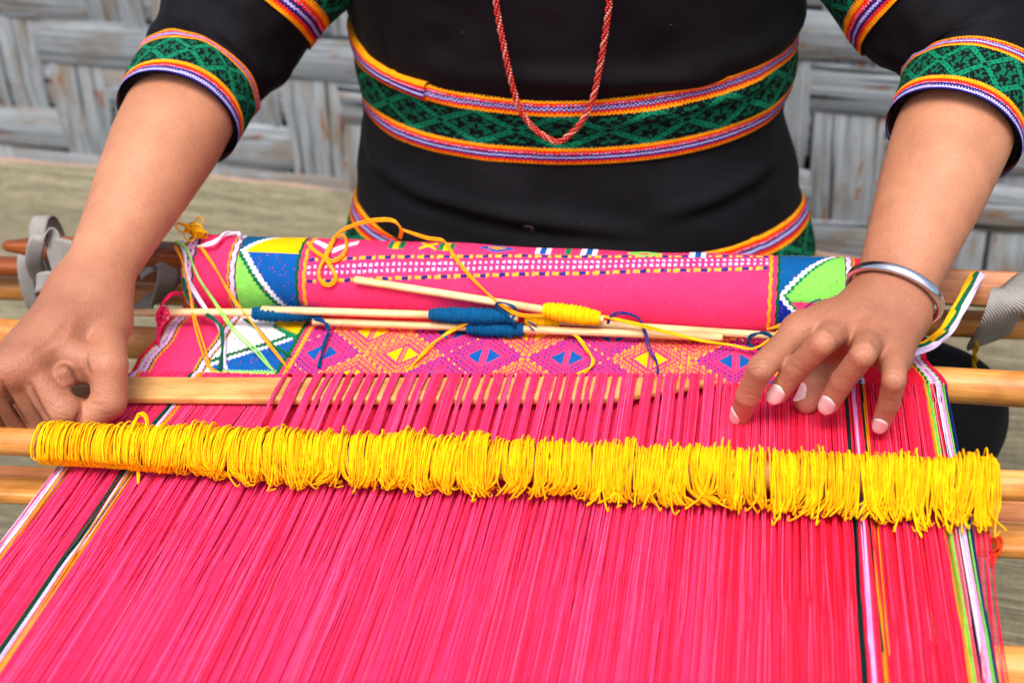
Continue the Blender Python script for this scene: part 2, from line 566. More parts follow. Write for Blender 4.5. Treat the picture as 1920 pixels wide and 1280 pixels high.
# thick bamboo under the finished cloth, thinner one behind the roll
bar('bamboo_rod', (-.80, .822, -.0135), (.46, .8185, -.0135), ring(.0118), M_bamboo, 'thick honey coloured bamboo rod under the finished cloth', 'rod', 'bamboo rods of the loom', nodes=(.06, .46, .93))
bar('bamboo_rod', (-.84, .8985, -.020), (.48, .9215, -.020), ring(.0098), M_bamboo, 'slim bamboo rod below the brown boards, wrapped by the grey straps', 'rod', 'bamboo rods of the loom', nodes=(.13, .5, .9))
# clamp boards carrying the roll
pa = PH(8, 462, .034); pb = np.array([.30, .873, .028])
bar('clamp_board', pa, (.115, .868, .028), flat(.020, .014, .004), M_brown, 'polished brown board with tapered tip above the slim bamboo rod', 'board', shape=lambda t, P: P * np.array([.35 + .65 * min(1, t / .05), .45 + .55 * min(1, t / .06)]), n=120)
bar('clamp_board', (-.66, .892, .004), (.10, .893, .004), flat(.018, .011, .004), M_brown, 'red brown board lying directly on the slim bamboo rod', 'board', shape=lambda t, P: P * np.array([.4 + .6 * min(1, t / .07), .4 + .6 * min(1, t / .08)]), n=120)
bar('beam_board', PH(1600, 530, .014), PH(1960, 551, .014) + np.array([.22, 0, 0]), flat(.012, .025, .003), M_tan, 'pinkish tan flat board beyond the right wrist, crossed by grey strap', 'board', up=(0, .5, .87))

# batten (weaving sword)
SW0, SW1 = np.array([-.3954, .7273]), np.array([-.0471, .7624])
def sword_y(x): return SW0[1] + (np.asarray(x, float) - SW0[0]) * (SW1[1] - SW0[1]) / (SW1[0] - SW0[0])
XS_IN = PH(520, 733, .006)[0]
XS_TIP = PH(1345, 722, .006)[0]
def sword_shape(t, P):
    k = min(1., max(.10, (1 - t) / .13)) ** .75
    return P * np.array([k, .5 + .5 * k]) + np.array([(1 - k) * .009, 0])
bar('weaving_sword', (-.54, sword_y(-.54), .0062), (XS_TIP, sword_y(XS_TIP), .0062), flat(.0265, .0055, .0018), M_sword, 'flat pale wooden weaving sword gripped in the fist, pushed through the warp', 'weaving sword', shape=sword_shape, n=90)

# boards and sticks below the warp near the heddle
bar('shed_board', (-.70, .6425, -.022), (.40, .672, -.022), flat(.020, .009, .003), M_bamboo, 'split bamboo board just under the yellow string heddle', 'board', 'shed boards under the warp', nodes=(.1,))
bar('shed_board', PH(-300, 888, -.030), PH(2260, 985, -.030), flat(.024, .010, .003), M_tan, 'wider brown split board lower than the yellow string heddle', 'board', 'shed boards under the warp', nodes=(.15,))
bar('shed_stick', PH(1500, 978, -.024), PH(2060, 1012, -.024), ring(.0062), M_bamboo, 'thin round stick slanting out under the right selvage', 'stick')
bar('bamboo_rod', PH(1250, 1222, -.045), PH(2300, 1275, -.045), ring(.012), M_bamboo, 'blurred bamboo rod under the warp at the loose selvage threads', 'rod', 'bamboo rods of the loom')
bar('warp_beam', (-.8, .07, -.012), (.5, .07, -.012), ring(.012), M_bamboo, 'bamboo beam holding the far looped end of the pink warp', 'rod', 'bamboo rods of the loom', nodes=(.3, .7))

# ================================================================== CLOTH
cloth = empty('woven_cloth', (-.14, .80, 0), 'hot pink patterned cloth on the loom with its striped warp', 'cloth')
def X_at(px, py): return PH(px, py, 0)[0]
C_OR, C_DG, C_LG, C_WH, C_PK, C_NV, C_BL, C_TL, C_YE, C_PU = [np.array(c, float) for c in ((246, 150, 20), (8, 70, 56), (120, 205, 80), (226, 214, 240), (246, 150, 205), (28, 34, 110), (12, 84, 160), (6, 84, 126), (255, 190, 0), (78, 40, 140))]
C_GR = np.array((10, 120, 70.))
C_SEL = np.array((222, 18, 60.))
# stripes of the warp: (x centre, half width, colour)
stripes = []
for px, hw, c in ((83, .0011, C_OR), (92, .0012, C_DG), (100, .0007, C_LG), (107, .0010, C_WH), (114, .0007, C_PK), (120, .0010, C_WH), (129, .0012, C_OR)):
    stripes.append((X_at(px, 880), hw, c))
for px, hw, c in ((238, .0014, C_DG), (246, .0013, C_WH), (257, .0013, C_OR)):
    stripes.append((X_at(px, 880), hw, c))
for px, hw, c in ((1602, .0013, (12, 40, 40)), (1613, .0008, PINK), (1619, .0012, (250, 170, 235)), (1637, .0012, (16, 50, 36)), (1641, .0006, C_OR)):
    stripes.append((X_at(px, 1000), hw, np.array(c, float)))
for px, hw, c in ((1776, .0007, C_OR), (1781, .0008, C_LG), (1786, .0006, C_LG), (1791, .0006, (240, 130, 150)), (1797, .0008, (50, 10, 40)), (1803, .0011, C_WH), (1809, .0006, C_PK), (1814, .0008, C_LG), (1820, .0011, (14, 40, 100)), (1827, .0007, C_OR)):
    stripes.append((X_at(px, 1000), hw, np.array(c, float)))
def warp_col(x):
    x = np.asarray(x, float)
    out = np.tile(PINK, x.shape + (1,))
    out[x < stripes[0][0] - .0012] = C_SEL
    for s, hw, c in stripes:
        out[np.abs(x - s) < hw] = c
    return out
def fell_y(x): return .757 + (np.asarray(x, float) + .399) * (.789 - .757) / .528
hed_y = lambda x: .6442 + (np.asarray(x, float) + .4375) * (.6644 - .6442) / .5888
MERGE_Y = .562

# ---- warp threads
def build_warp():
    pitch = .00076
    n = int((XR - XL) / pitch)
    x0 = XL + (np.arange(n) + .5) * pitch
    def keys(x):
        fy, sy, hy = fell_y(x), sword_y(x), hed_y(x)
        return fy, sy, hy
    def layer(x, up):
        N = len(x)
        fy, sy, hy = keys(x)
        left = x < XS_IN                       # here the sword lies on top of everything
        past = x > XS_TIP + .003               # beyond the tip of the sword
        tipk = sstep(XS_TIP - .05, XS_TIP - .005, x)
        swt = .0104 + 0 * tipk
        ks = [np.full(N, .07), np.full(N, .30), np.full(N, .45), np.full(N, MERGE_Y - .03), np.full(N, MERGE_Y), np.full(N, MERGE_Y + .022), hy - .03, hy - .008, hy + .010, hy + .032, sy - .0155, sy - .006, sy + .008, sy + .0155, fy - .003, fy + .004]
        z = np.zeros((N, len(ks)))
        if up:
            z[:, 0:4] = (.0012, .0008, .0005, .0006)
            z[:, 4] = .0012; z[:, 5] = .0014
            z[:, 6] = .0018; z[:, 7] = .0022; z[:, 8] = .0026; z[:, 9] = .0042
            on = ~left & ~past
            zs = np.where(on, swt, np.where(left, .0014, .0030))
            z[:, 10] = np.where(on, swt - .0006, np.where(left, .0014, .0030)); z[:, 11] = zs; z[:, 12] = zs; z[:, 13] = np.where(on, swt - .0012, np.where(left, .0014, .0020))
            z[:, 14] = .0018; z[:, 15] = .0002
        else:
            z[:, 0:4] = (-.022, -.006, -.0026, -.0016)
            z[:, 4] = -.0006; z[:, 5] = -.0016
            z[:, 6] = -.0024; z[:, 7] = -.0026; z[:, 8] = -.0026; z[:, 9] = -.0026
            z[:, 10] = -.0022; z[:, 11] = -.0016; z[:, 12] = -.0010; z[:, 13] = -.0006; z[:, 14] = 0; z[:, 15] = -.0004
        Y = np.stack(ks, 1)
        X = np.tile(x[:, None], (1, len(ks)))
        isstripe = np.abs(warp_col(x) - PINK).sum(1) > 5
        if up:
            # below the heddle: pairs of bundles with gaps between, above it: wider bundles over the sword
            def bunch(size, jit, seed):
                r = np.random.default_rng(seed)
                e = [0.]
                while e[-1] < n + 20:
                    e.append(e[-1] + max(3, r.normal(size, jit)))
                e = np.array(e)
                g = np.searchsorted(e, np.arange(N), 'right') - 1
                c = (e[g] + e[np.minimum(g + 1, len(e) - 1)]) / 2
                c = XL + np.clip(c, 0, n) * pitch
                return c, g, r.uniform(.4, 1.15, len(e))[g]
            c1, g1, k1 = bunch(5.4, 1.5, 3)
            c2, g2, k2 = bunch(12.0, 4.0, 5)
            right_half = sstep(-.12, .0, x)
            s1 = np.where(isstripe, .05, (.54 + .14 * right_half) * k1)
            s2 = np.where(isstripe | left, .08, .46 * k2) * np.where(past, .12, 1.)
            shift = {4: .03, 5: .5, 6: 1., 7: 1.1, 3: .2, 2: .32, 1: .35, 0: .3}
            for k, f in shift.items():
                X[:, k] += (c1 - x) * np.clip(s1 * f, 0, .8)
            for k, f in {8: .9, 9: 1., 10: 1., 11: 1., 12: 1., 13: .9, 14: .25}.items():
                X[:, k] += (c2 - x) * np.clip(s2 * f, 0, .7)
            gj = np.random.default_rng(9).normal(0, 1, 4000)
            z[:, 5:8] += (gj[g1] * .0006)[:, None]
            z[:, 9] += gj[g2 + 900] * .0007
        else:
            pass
        X[:, 1:14] += rng.normal(0, .00022, (N, 13))
        if up: X[:, 1:8] += (np.cumsum(rng.normal(0, .00022, (N, 7)), 1))
        z += rng.normal(0, .00022, z.shape)
        # a few stray threads
        P = np.stack([X, Y, z], 2)
        return np.stack([spline(p, 44) for p in P])
    allP, allC = [], []
    for up in (True, False):
        x = x0 + (0 if up else pitch * .5)
        allP.append(layer(x, up))
        c = warp_col(x)
        ps = np.abs(c - PINK).sum(1) < 1
        kr = (sstep(-.06, .06, x) * (.55 if up else .8) + (0 if up else .2))[:, None] * ps[:, None]
        c = c * (1 - kr) + RED * kr
        hb = np.random.default_rng(77).random(400)[np.floor((x - XL) / .0042).astype(int)] * np.random.default_rng(78).random(1200)[np.floor((x - XL) / .0016).astype(int)]
        kb = (hb * .55 * (1 if up else .5))[:, None] * ps[:, None]
        c = c * (1 - kb) + RED * kb
        pale = ((rng.random(len(x)) < .3) * rng.random(len(x)) * .55)[:, None] * ps[:, None] * (1 if up else .3)
        c = c * (1 - pale) + np.array((255, 120, 165.)) * pale
        c = c * (1 + rng.normal(0, .06, (len(x), 1)))
        allC.append(np.clip(c, 0, 255))
    # stray pink selvage threads hanging wide on the right
    P = np.concatenate(allP)
    Cc = np.concatenate(allC)
    rad_ = np.concatenate([np.full(len(allP[0]), .00043), np.full(len(allP[1]), .00056)])
    V, F = tubes(P, rad_[:, None], 5)
    cols = np.repeat(np.hstack([lin(Cc), np.ones((len(Cc), 1))]), (P.shape[1] - 1) * 5, 0)
    o = mesh_np('warp_threads', V, F, M_yarn, cloth, cols)
    o['kind'] = 'stuff'
    st = []
    for k in range(9):
        a = PH(1826 + 3 * k, 980, .0)
        b = PH(1845 + 6 * k + random.uniform(-3, 3), 1290, .002 - .001 * k)
        m = (a + b) / 2 + np.array([.001 * math.sin(k * 2.), 0, -.001])
        st.append(spline([np.array([XR - .001, .70, 0]), a, m, b, b + (b - a) * .6], 24))
    V, F = tubes(np.array(st), .0004, 5)
    cc = [C_SEL if k % 3 else PINK for k in range(9)]
    o = mesh_np('selvage_threads', V, F, M_yarn, cloth, np.repeat(np.hstack([lin(np.array(cc)), np.ones((9, 1))]), 23 * 5, 0))
    o['kind'] = 'stuff'
build_warp()

# ---- patterned web between the fell and the roll
def jag(x, y, s=1.):
    return s * vnoise(np.stack([x, y, 0 * x], -1), 5)
def border_left(x, e):                             # outer border stripe, distance e from the selvage
    pass
def base_col(x, x0):
    kr = sstep(x0 - .006, x0 + .006, x)[..., None]
    return PINK * (1 - kr * .85) + RED * kr * .85
def build_web():
    nu, nv = 880, 110
    X = np.linspace(XL - .001, XR + .001, nu + 1)
    t = np.linspace(0, 1, nv + 1)
    yend = .8555
    fy = fell_y(X)
    Yg = fy[:, None] * (1 - t) + yend * t
    Z = .0006 + 0 * Yg + .00022 * ((np.arange(nv + 1) % 2)[None]) + .0004 * np.sin(X * 60)[:, None] * np.sin(Yg * 110)
    Z = Z - .003 * sstep(.84, .857, Yg)
    Xg = X[:, None] - .010 * (sstep(.0, .75, t)[None]) * np.clip((X[:, None] - .02) / .10, 0, 1) + .0012 * np.sin((Yg - .7) * 140) * np.clip(np.abs(X[:, None] + .14) / .26, 0, 1) ** 4
    V = np.stack([np.broadcast_to(Xg, Yg.shape), Yg, Z], -1)
    xc = (X[:-1] + X[1:]) / 2
    tc = (t[:-1] + t[1:]) / 2
    x = np.broadcast_to(xc[:, None], (nu, nv))
    fc = fell_y(xc)[:, None]
    y = fc * (1 - tc) + yend * tc
    d = y - fc                                     # distance from the fell
    col = np.tile(PINK, (nu, nv, 1))
    row = np.arange(nv)[None] + 0 * x
    def put(mask, c): col[mask] = c
    kr = sstep(XR - .062, XR - .05, x)[..., None]
    col = col * (1 - kr * .85) + RED * kr * .85
    # borders: like the warp stripes but wavy, twined
    e = x - XL
    wob = .0004 * np.sin(y * 1300)
    put(e < .0022, C_SEL)
    for a, b, c in ((.0022, .0032, C_LG), (.0032, .0095, C_PK * .5 + C_WH * .5), (.0095, .0108, C_DG), (.0108, .0122, C_OR)):
        put((e + wob > a) & (e + wob < b), c)
    put((np.abs(e - .0064) < .0007) & (np.sin(y * 2400) > .3), (60, 40, 90))
    x2 = stripes[8][0]
    for a, b, c in ((-.0040, -.0026, C_OR), (-.0026, -.0010, C_DG), (-.0010, .0024, C_WH * .7 + C_PK * .3), (.0024, .0036, C_DG), (.0036, .0048, C_OR)):
        q = x - x2 + wob
        put((q > a) & (q < b), c)
    er = XR - x
    put(er < .002, C_SEL)
    for a, b, c in ((.002, .0030, C_NV), (.0030, .0038, C_LG), (.0038, .0095, C_PK * .5 + C_WH * .5), (.0095, .0105, C_LG), (.0105, .0118, C_DG), (.0118, .013, C_OR)):
        put((er + wob > a) & (er + wob < b), c)
    put((np.abs(er - .0066) < .0007) & (np.sin(y * 2400) > .3), (70, 30, 110))
    # colour block
    xa, xb = x2 + .0048, X_at(543, 660)
    for (ba, bb, mir) in ((xa, xb, False), (XR - (xb - XL), XR - (xa - XL), True)):
        inb = (x > ba) & (x < bb)
        u = (x - ba) / (bb - ba)
        if mir: u = 1 - u
        v = d / .066
        v = v + .012 * np.sign(np.sin(x * 2600))
        ln = .20 + .62 * u
        put(inb, C_BL)
        put(inb & (v > ln + .06), (238, 232, 244))
        put(inb & (v > ln) & (v < ln + .10), C_GR * .8)
        put(inb & (v > ln - .075) & (v < ln), (232, 232, 245))
        put(inb & (v > 1.02 - .5 * (u - .6)) & (u > .55), C_YE)
        put(inb & (v > .93 - .6 * (u - .62)) & (v < 1.02 - .5 * (u - .6)) & (u > .55), C_GR)
        put(inb & (v < .085), C_LG + 20)
        put(inb & (v < .22 - 3 * u), (226, 236, 246))
        put(inb & (np.random.default_rng(3).random((nu, nv)) < .06) & (row % 3 == 0), PINK * .8)
    xg = xb
    for s0, sg in ((xb, 1), (XR - (xb - XL), -1)):
        q = (x - s0) * sg + wob
        put((q > -.001) & (q < .0022), C_GR * .75)
        put((q > .0046) & (q < .0072), C_OR + 10)
    # lozenges: rows of interlocking diamonds, each outlined by stepped rows of stitches
    mid = (x > xb + .0085) & (x < XR - (xb - XL) - .0085)
    per = X_at(915, 655) - X_at(610, 655)
    k2_ = (x - X_at(610, 652)) / per * 2
    vv = (d - .0310) / .062
    n0 = np.round(k2_)
    inmid = np.abs(k2_ - n0) + np.abs(vv) < .5
    nb = np.floor(k2_)
    cx = np.where(inmid, k2_ - n0, k2_ - nb - .5)
    cv = np.where(inmid, vv, vv - .5 * np.sign(vv))
    ci = np.where(inmid, n0, nb).astype(int)
    blue_mid = np.isin(ci % 5, (0, 2, 3))
    blue_oth = (ci % 2) == 1
    isb = np.where(inmid, blue_mid, blue_oth)
    rr_ = np.abs(cx) + np.abs(cv)
    main = np.where(isb[..., None], C_PU, C_OR + 6)
    fill = np.where(isb[..., None], C_BL, C_YE)
    stitch = (np.floor(x / .0011) + 2 * row) % 4 > 0
    for r0_, r1_ in ((.425, .475), (.345, .40), (.265, .305)):
        m = mid & (rr_ > r0_) & (rr_ < r1_) & stitch
        col[m] = main[m]
    tri = mid & (rr_ < .205) & (np.abs(cx) > .04)
    col[tri] = fill[tri]
    bar_ = mid & (np.abs(cx) < .014) & (np.abs(cv) < .2) & (row % 2 == 0)
    col[bar_] = fill[bar_]
    dash = mid & (rr_ > .48) & (np.floor(x / .0016) % 3 == 0)
    col[dash] = C_OR + (0, 30, 40)
    # fringe of beaten-up pink weft at the fell
    put(mid & (d < .0025), PINK)
    colr = col.copy()
    col *= (1 + np.random.default_rng(4).normal(0, .04, (nu, nv, 1)))
    col *= np.where((row % 2) == 0, 1., .93)[..., None]
    fl_ = (np.abs(base_col(x, XR - .055) - colr).sum(-1) > 60).astype(float)
    V[:-1, :-1, 2] += .00045 * fl_
    o = grid_mesh('patterned_web', V, M_weave, cloth, lin(np.clip(col, 0, 255)))
build_web()

# ---- cloth roll
def build_roll():
    nu, nv = 900, 220
    X = np.linspace(SURF(338, 520)[0], SURF(1738, 592)[0], nu + 1)
    ph = np.linspace(-math.pi * .62, math.pi * 1.38, nv + 1)      # 0 = up, grows towards the viewer
    R = ROLL_R + .00022 * (np.arange(nv + 1) % 2)[None] + .0006 * np.sin(X * 25 + 1)[:, None] + .0005 * np.sin(X * 70)[:, None] * np.sin(2 * ph)[None] + .0005 * sstep(0, 1, (ph + 2) / 6)[None]
    V = np.stack([np.broadcast_to(X[:, None], R.shape), ROLL_Y - R * np.sin(ph), ROLL_Z + R * np.cos(ph)], -1)
    x = ((X[:-1] + X[1:]) / 2)[:, None] + np.zeros((1, nv))
    p = np.degrees((ph[:-1] + ph[1:]) / 2)[None] + np.zeros((nu, 1))
    col = np.tile(PINK, (nu, nv, 1))
    row = np.arange(nv)[None] + 0 * x
    def XR_(px, py=510): return SURF(px, py)[0]
    def put(m, c): col[m] = c
    kr = sstep(.06, .075, x)[..., None]
    col = col * (1 - kr * .85) + RED * kr * .85
    wob = .0004 * np.sin(p * .35)
    xl, xr = X[0], X[-1]
    # selvage borders
    for e, sg in ((x - xl, 1), (xr - x, 1)):
        e = e + wob
        for a, b, c in ((0, .0012, C_SEL), (.0012, .002, C_LG), (.002, .0075, C_PK * .5 + C_WH * .5), (.0075, .009, C_DG)):
            put((e > a) & (e < b), c)
        put((np.abs(e - .0047) < .0006) & (np.sin(p * .5) > .3), (60, 40, 90))
    # blocks
    bl0, bl1 = XR_(441), XR_(556)
    br0, br1 = XR_(1459, 550), XR_(1583, 555)
    for s, d in ((bl0, -1), (br1, 1)):
        q = (x - s) * d + wob
        for a, b, c in ((0, .0010, C_DG), (.0010, .0042, C_PK * .35 + C_WH * .65), (.0042, .0052, C_DG), (.0052, .0064, C_OR)):
            put((q > a) & (q < b), c)
    rnd = np.random.default_rng(6).random((nu, nv))
    u = (x - bl0) / (bl1 - bl0)
    inb = (u > 0) & (u < 1)
    uj = u + .012 * np.sign(np.sin(p * 1.1))
    ap = 24.
    line = np.where(p > ap, .10 + .74 * (p - ap) / 94, .10 + .47 * (ap - p) / 49)
    put(inb, C_TL)
    put(inb & (uj > line) & (p < 28), C_YE)
    put(inb & (uj > line) & (p >= 28), C_BL)
    put(inb & (uj < line + .015) & (uj > line - .075), (232, 228, 245))
    put(inb & (p > ap) & (uj < line - .075) & (uj > line - .16), C_GR * .85)
    put(inb & (p > ap) & (uj < line - .16), C_LG + 10)
    put(inb & (p > 122), C_TL)
    put(inb & (rnd < .05) & (row % 3 == 0) & (p > 28), PINK * .8)
    u = (x - br0) / (br1 - br0)
    inb = (u > 0) & (u < 1)
    uj = u + .012 * np.sign(np.sin(p * 1.1))
    ap = 60.
    line = np.where(p > ap, .03 + .45 * (p - ap) / 40, .03 + .80 * (ap - p) / 78)
    put(inb, C_TL + (0, 0, 20))
    put(inb & (p > ap), (10, 40, 150))
    put(inb & (uj > line), C_LG + 5)
    put(inb & (uj > line) & (p > 66), (240, 60, 110))
    put(inb & (uj > line) & (uj < line + .10), C_GR)
    put(inb & (np.abs(uj - line) < .04), (232, 228, 245))
    put(inb & (p < -24), C_YE)
    put(inb & (rnd < .03) & (row % 3 == 0), (150, 30, 80))
    for s, d in ((bl1, 1), (br0, -1)):
        q = (x - s) * d + wob
        put((q > -.0008) & (q < .0012), C_GR * .7)
        put((q > .0040) & (q < .0062), C_OR + 10)
    # middle field: dashed rows and dots, wound slightly askew
    m0, m1 = bl1 + .0075, br0 - .0075
    mid = (x > m0) & (x < m1)
    f = (x - m0) / (m1 - m0)
    q = p - (36 - 46 * f)
    cell = np.floor((x - m0) / .0045)
    for c0 in (0, 32 - 2 * f):
        b_ = mid & (np.abs(q - c0) < 2.6)
        put(b_ & (cell % 3 == 0), C_NV + 10)
        put(b_ & (cell % 3 > 0), C_OR + (0, 20, 40))
        put(b_ & (cell % 3 == 1) & ((x - m0) / .0045 % 1 > .5), PINK)
    for c0 in (11.5, 20.5):
        put(mid & (np.abs(q - c0) < 2.3) & (((x - m0) / .0040) % 1 < .48), (252, 190, 232))
    put(mid & (np.abs(q - 16) < 1.5) & (((x - m0) / .0040) % 1 < .4), C_PU)
    put(mid & (np.abs(q + 6) < 1.2) & (((x - m0) / .02) % 1 < .1), PINK)
    # motifs near the top of the roll
    for i, (px, kind) in enumerate(((740, 0), (800, 1), (835, 0), (930, 2), (1018, 3), (1065, 4), (1105, 3), (1210, 5), (1310, 3))):
        xm = XR_(px, 470)
        a = np.abs(x - xm)
        pt = 2 - 14 * (xm - m0) / (m1 - m0)
        b_ = np.abs(p - pt)
        if kind in (0, 3, 4):
            put((a < .0055) & (b_ < 11), C_YE if kind == 0 else (C_GR if kind == 4 else C_BL))
            put((a < .0055) & (a > .002) & (b_ < 11), C_GR if kind == 0 else ((240, 220, 240) if kind == 3 else PINK))
        elif kind == 1:
            put((a < .006) & (np.abs(b_ - a * 1600) < 3), C_YE)
        else:
            put((a < .012) & (a * 1000 + b_ < 13), C_BL if kind == 2 else C_LG)
            put((a < .012) & (a * 1000 + b_ < 7), C_OR if kind == 2 else PINK)
    xm = XR_(630, 455)
    put((np.abs(np.abs(x - xm) * 1400 - (18 - p)) < 5) & (np.abs(x - xm) < .016) & (p > -30), (240, 225, 245))
    put((rnd < .006) & (np.random.default_rng(8).random((nu, nv)) < .5) & mid, (250, 90, 160))
    fl_ = (np.abs(base_col(x, .0675) - col).sum(-1) > 60).astype(float)[..., None]
    nn_ = np.stack([0 * x, -np.sin(np.radians(p)), np.cos(np.radians(p))], -1)
    V[:-1, :-1] += nn_ * fl_ * .00050
    col *= (1 + np.random.default_rng(4).normal(0, .035, (nu, nv, 1)))
    col *= np.where((row % 2) == 0, 1., .93)[..., None]
    o = grid_mesh('cloth_roll', V, M_weave, cloth, lin(np.clip(col, 0, 255)))
    # spiral layers at the two ends
    for xe, s in ((X[0], -1), (X[-1], 1)):
        th = np.linspace(0, 2 * math.pi * 7, 240)
        rr = np.linspace(.010, ROLL_R - .0004, 240)
        path = np.stack([np.full(240, xe - s * .0004), ROLL_Y - rr * np.sin(th), ROLL_Z + rr * np.cos(th)], -1)
        V2, F2 = tubes(path[None], .0009, 5, ref=(1, 0, 0))
        mesh_np('roll_end', V2, F2, M_weave, o, np.tile(np.append(lin(C_SEL), 1), (len(F2), 1)))
build_roll()

# ================================================================== STRING HEDDLE
def build_heddle():
    p0, p1 = np.array([-.80, hed_y(-.80), .018]), np.array([.42, hed_y(.42), .018])
    root = empty('string_heddle', (-.14, hed_y(-.14), .010), 'bamboo heddle rod covered with fluffy yellow string loops', 'heddle')
    bar('heddle_rod', p0, p1, ring(.0084), M_bamboo, parent=root, nodes=(.22, .86))
    xa, xb = PH(82, 835, .018)[0], PH(1866, 925, .018)[0]
    N = 1900
    x = np.sort(rng.uniform(xa, xb, N))
    f = (x - xa) / (xb - xa)
    # tufts
    e = [xa]
    while e[-1] < xb + .02: e.append(e[-1] + rng.uniform(.003, .011))
    e = np.array(e)
    g = np.clip(np.searchsorted(e, x) - 1, 0, len(e) - 2)
    cen = (e[g] + e[g + 1]) / 2
    tl = rng.uniform(.25, 1.5, len(e))[g]
    ts = rng.normal(0, .0042, len(e))[g]
    tt = np.abs(rng.normal(0, .0013, len(e)))[g] + (rng.random(len(e)) < .10)[g] * .0028
    hang = .0002 + .0046 * sstep(.05, .28, f) + .0044 * sstep(.5, .95, f)
    hang = hang * np.clip(tl * .65 + .35 + rng.normal(0, .22, N), .15, 2)
    tight = 1 - sstep(.05, .2, f)
    conv = np.clip(rng.normal(.5, .3, len(e)), .05, 1.0)[g]
    low = cen + (x - cen) * np.clip(conv + rng.normal(0, .2, N), 0, 1.2)
    low = low * (1 - tight) + x * tight + ts * (1 - tight) + rng.normal(0, .0017, N)
    r0 = .0087 + np.abs(rng.normal(0, .0010, N))
    wild = (rng.random(N) < .2) * (1 - tight)
    hang = hang * (1 + wild * rng.uniform(-.4, .9, N))
    low = low + wild * rng.normal(0, .0045, N)
    topz = wild * np.abs(rng.normal(0, .0022, N)) + tt * (1 - tight) + np.abs(rng.normal(0, .0007, N))
    K = 10
    P = np.zeros((N, K, 3))
    lean = rng.normal(0, .0022, N) + .004 * np.sin(f * 25) * (1 - tight)
    prof = [(.004, -.016, 0), (.0098, -.007, 0), (.0105, .002, .1), (.0060, .0085, .2), (-.0005, .0104, .3), (-.0075, .0068, .45)]
    for k, (dy, dz, s) in enumerate(prof):
        sc_ = r0 / .0086
        P[:, k, 0] = x + (low - x) * s * .1 + lean * s
        P[:, k, 1] = dy * sc_
        P[:, k, 2] = dz * sc_ + (topz if k in (3, 4) else topz * .6 if k == 5 else 0)
    P[:, 6] = np.stack([x + (low - x) * .3 + lean * .6, -.0112 * r0 / .0086 - hang * .30, -.0005 - hang * .16], -1)
    P[:, 7] = np.stack([x + (low - x) * .75 + lean * .3, -.0104 - hang * .78, -.0048 - hang * .30], -1)
    P[:, 8] = np.stack([low + rng.normal(0, .0006, N), -.0086 - hang * 1.0, -.0086 - hang * .22], -1)
    P[:, 9] = P[:, 8] + np.stack([rng.normal(.0006, .0012, N), .0020 + .2 * hang, -.001 + 0 * x], -1)
    P[:, :, 2] = np.maximum(P[:, :, 2], -.0138)
    base = np.stack([0 * x, hed_y(x), np.full(N, .018)], -1)
    P = P + base[:, None] * np.array([0, 1, 1])
    paths = np.stack([spline(p, 22) for p in P])
    paths[:, :, 0] += rng.normal(0, .00018, paths.shape[:2])
    V, F = tubes(paths, .00047, 5, ref=(1, 0, 0))
    cols = np.clip(np.array((255, 200, 6.))[None] * (1 + rng.normal(0, .05, (N, 1))) * np.array((1, 1, 1.)) - np.array((0, 1, 0.)) * np.abs(rng.normal(0, 14, (N, 1))), 0, 255)
    pk = (rng.random(N) < .02)
    c = np.repeat(np.hstack([lin(cols), np.ones((N, 1))]), 21 * 5, 0)
    o = mesh_np('string_loops', V, F, M_yarn, root, c)
    o['kind'] = 'stuff'
    # the loose knot standing up on the left
    q = [PH(262, 872, .004), PH(258, 830, .024), PH(247, 800, .034), PH(262, 777, .040), PH(274, 790, .036), PH(268, 830, .026), PH(262, 868, .010), PH(258, 905, .004)]
    for k in range(3):
        tube('loose_loop', [p + rng.normal(0, .0008, 3) for p in q], .0007, M_yarn, root, 40, 6, col=(255, 200, 6))
    q = [PH(150, 850, .012), PH(110, 862, .010), PH(80, 858, .012), PH(95, 845, .016), PH(130, 842, .02)]
    tube('loose_loop', q, .0007, M_yarn, root, 40, 6, col=(255, 200, 6))
build_heddle()

# ================================================================== SPOOLS
def spool(p0, p1, f0, f1, ycol, ry, label, r=.0027, taper=1.):
    p0, p1 = np.array(p0), np.array(p1)
    root = empty('yarn_spool', (p0 + p1) / 2, label, 'spool', 'small stick spools of yarn')
    bar('stick', p0, p1, ring(r, 12), M_stick, parent=root, endround=.0015, n=30)
    if ycol is not None:
        n = 260
        t = np.linspace(0, 1, n)
        turns = 26
        for k in range(2):
            env = np.clip(np.sin(math.pi * np.clip(t * .94 + .03, 0, 1)) ** .45, .05, 1)
            th = t * turns * 2 * math.pi + k * 1.7
            ax = p1 - p0
            ex = nrm(ax); ey = nrm(np.cross((0, 0, 1), ex)); ez = np.cross(ex, ey)
            zig = .06 * np.sin(t * 9 * math.pi + k * 2)
            s = f0 + (f1 - f0) * np.clip(t + zig * env, 0, 1)
            rr = r * .9 + (ry - r) * env * (1 + .06 * np.sin(t * 40 + k))
            path = p0[None] + ax[None] * s[:, None] + rr[:, None] * (np.cos(th)[:, None] * ey + np.sin(th)[:, None] * ez)
            V, F = tubes(spline(path, n * 3)[None], .00065, 5, ref=ex)
            mesh_np('yarn_winding', V, F, M_yarn, root, np.tile(np.append(lin(ycol), 1), (len(F), 1)))
        s = np.linspace(f0, f1, 24)
        env = np.sin(math.pi * (np.linspace(0, 1, 24) * .94 + .03)) ** .45
        path = p0[None] + (p1 - p0)[None] * s[:, None]
        V, F = tubes(path[None], (r * .9 + (ry - r) * env)[None], 16)
        V = V + rng.normal(0, .00012, V.shape)
        mesh_np('yarn_core', V, F, M_yarn, root, np.tile(np.append(lin(ycol), 1), (len(F), 1)))
    return root
BLUE = (4, 82, 130)
YEL = (255, 196, 6)
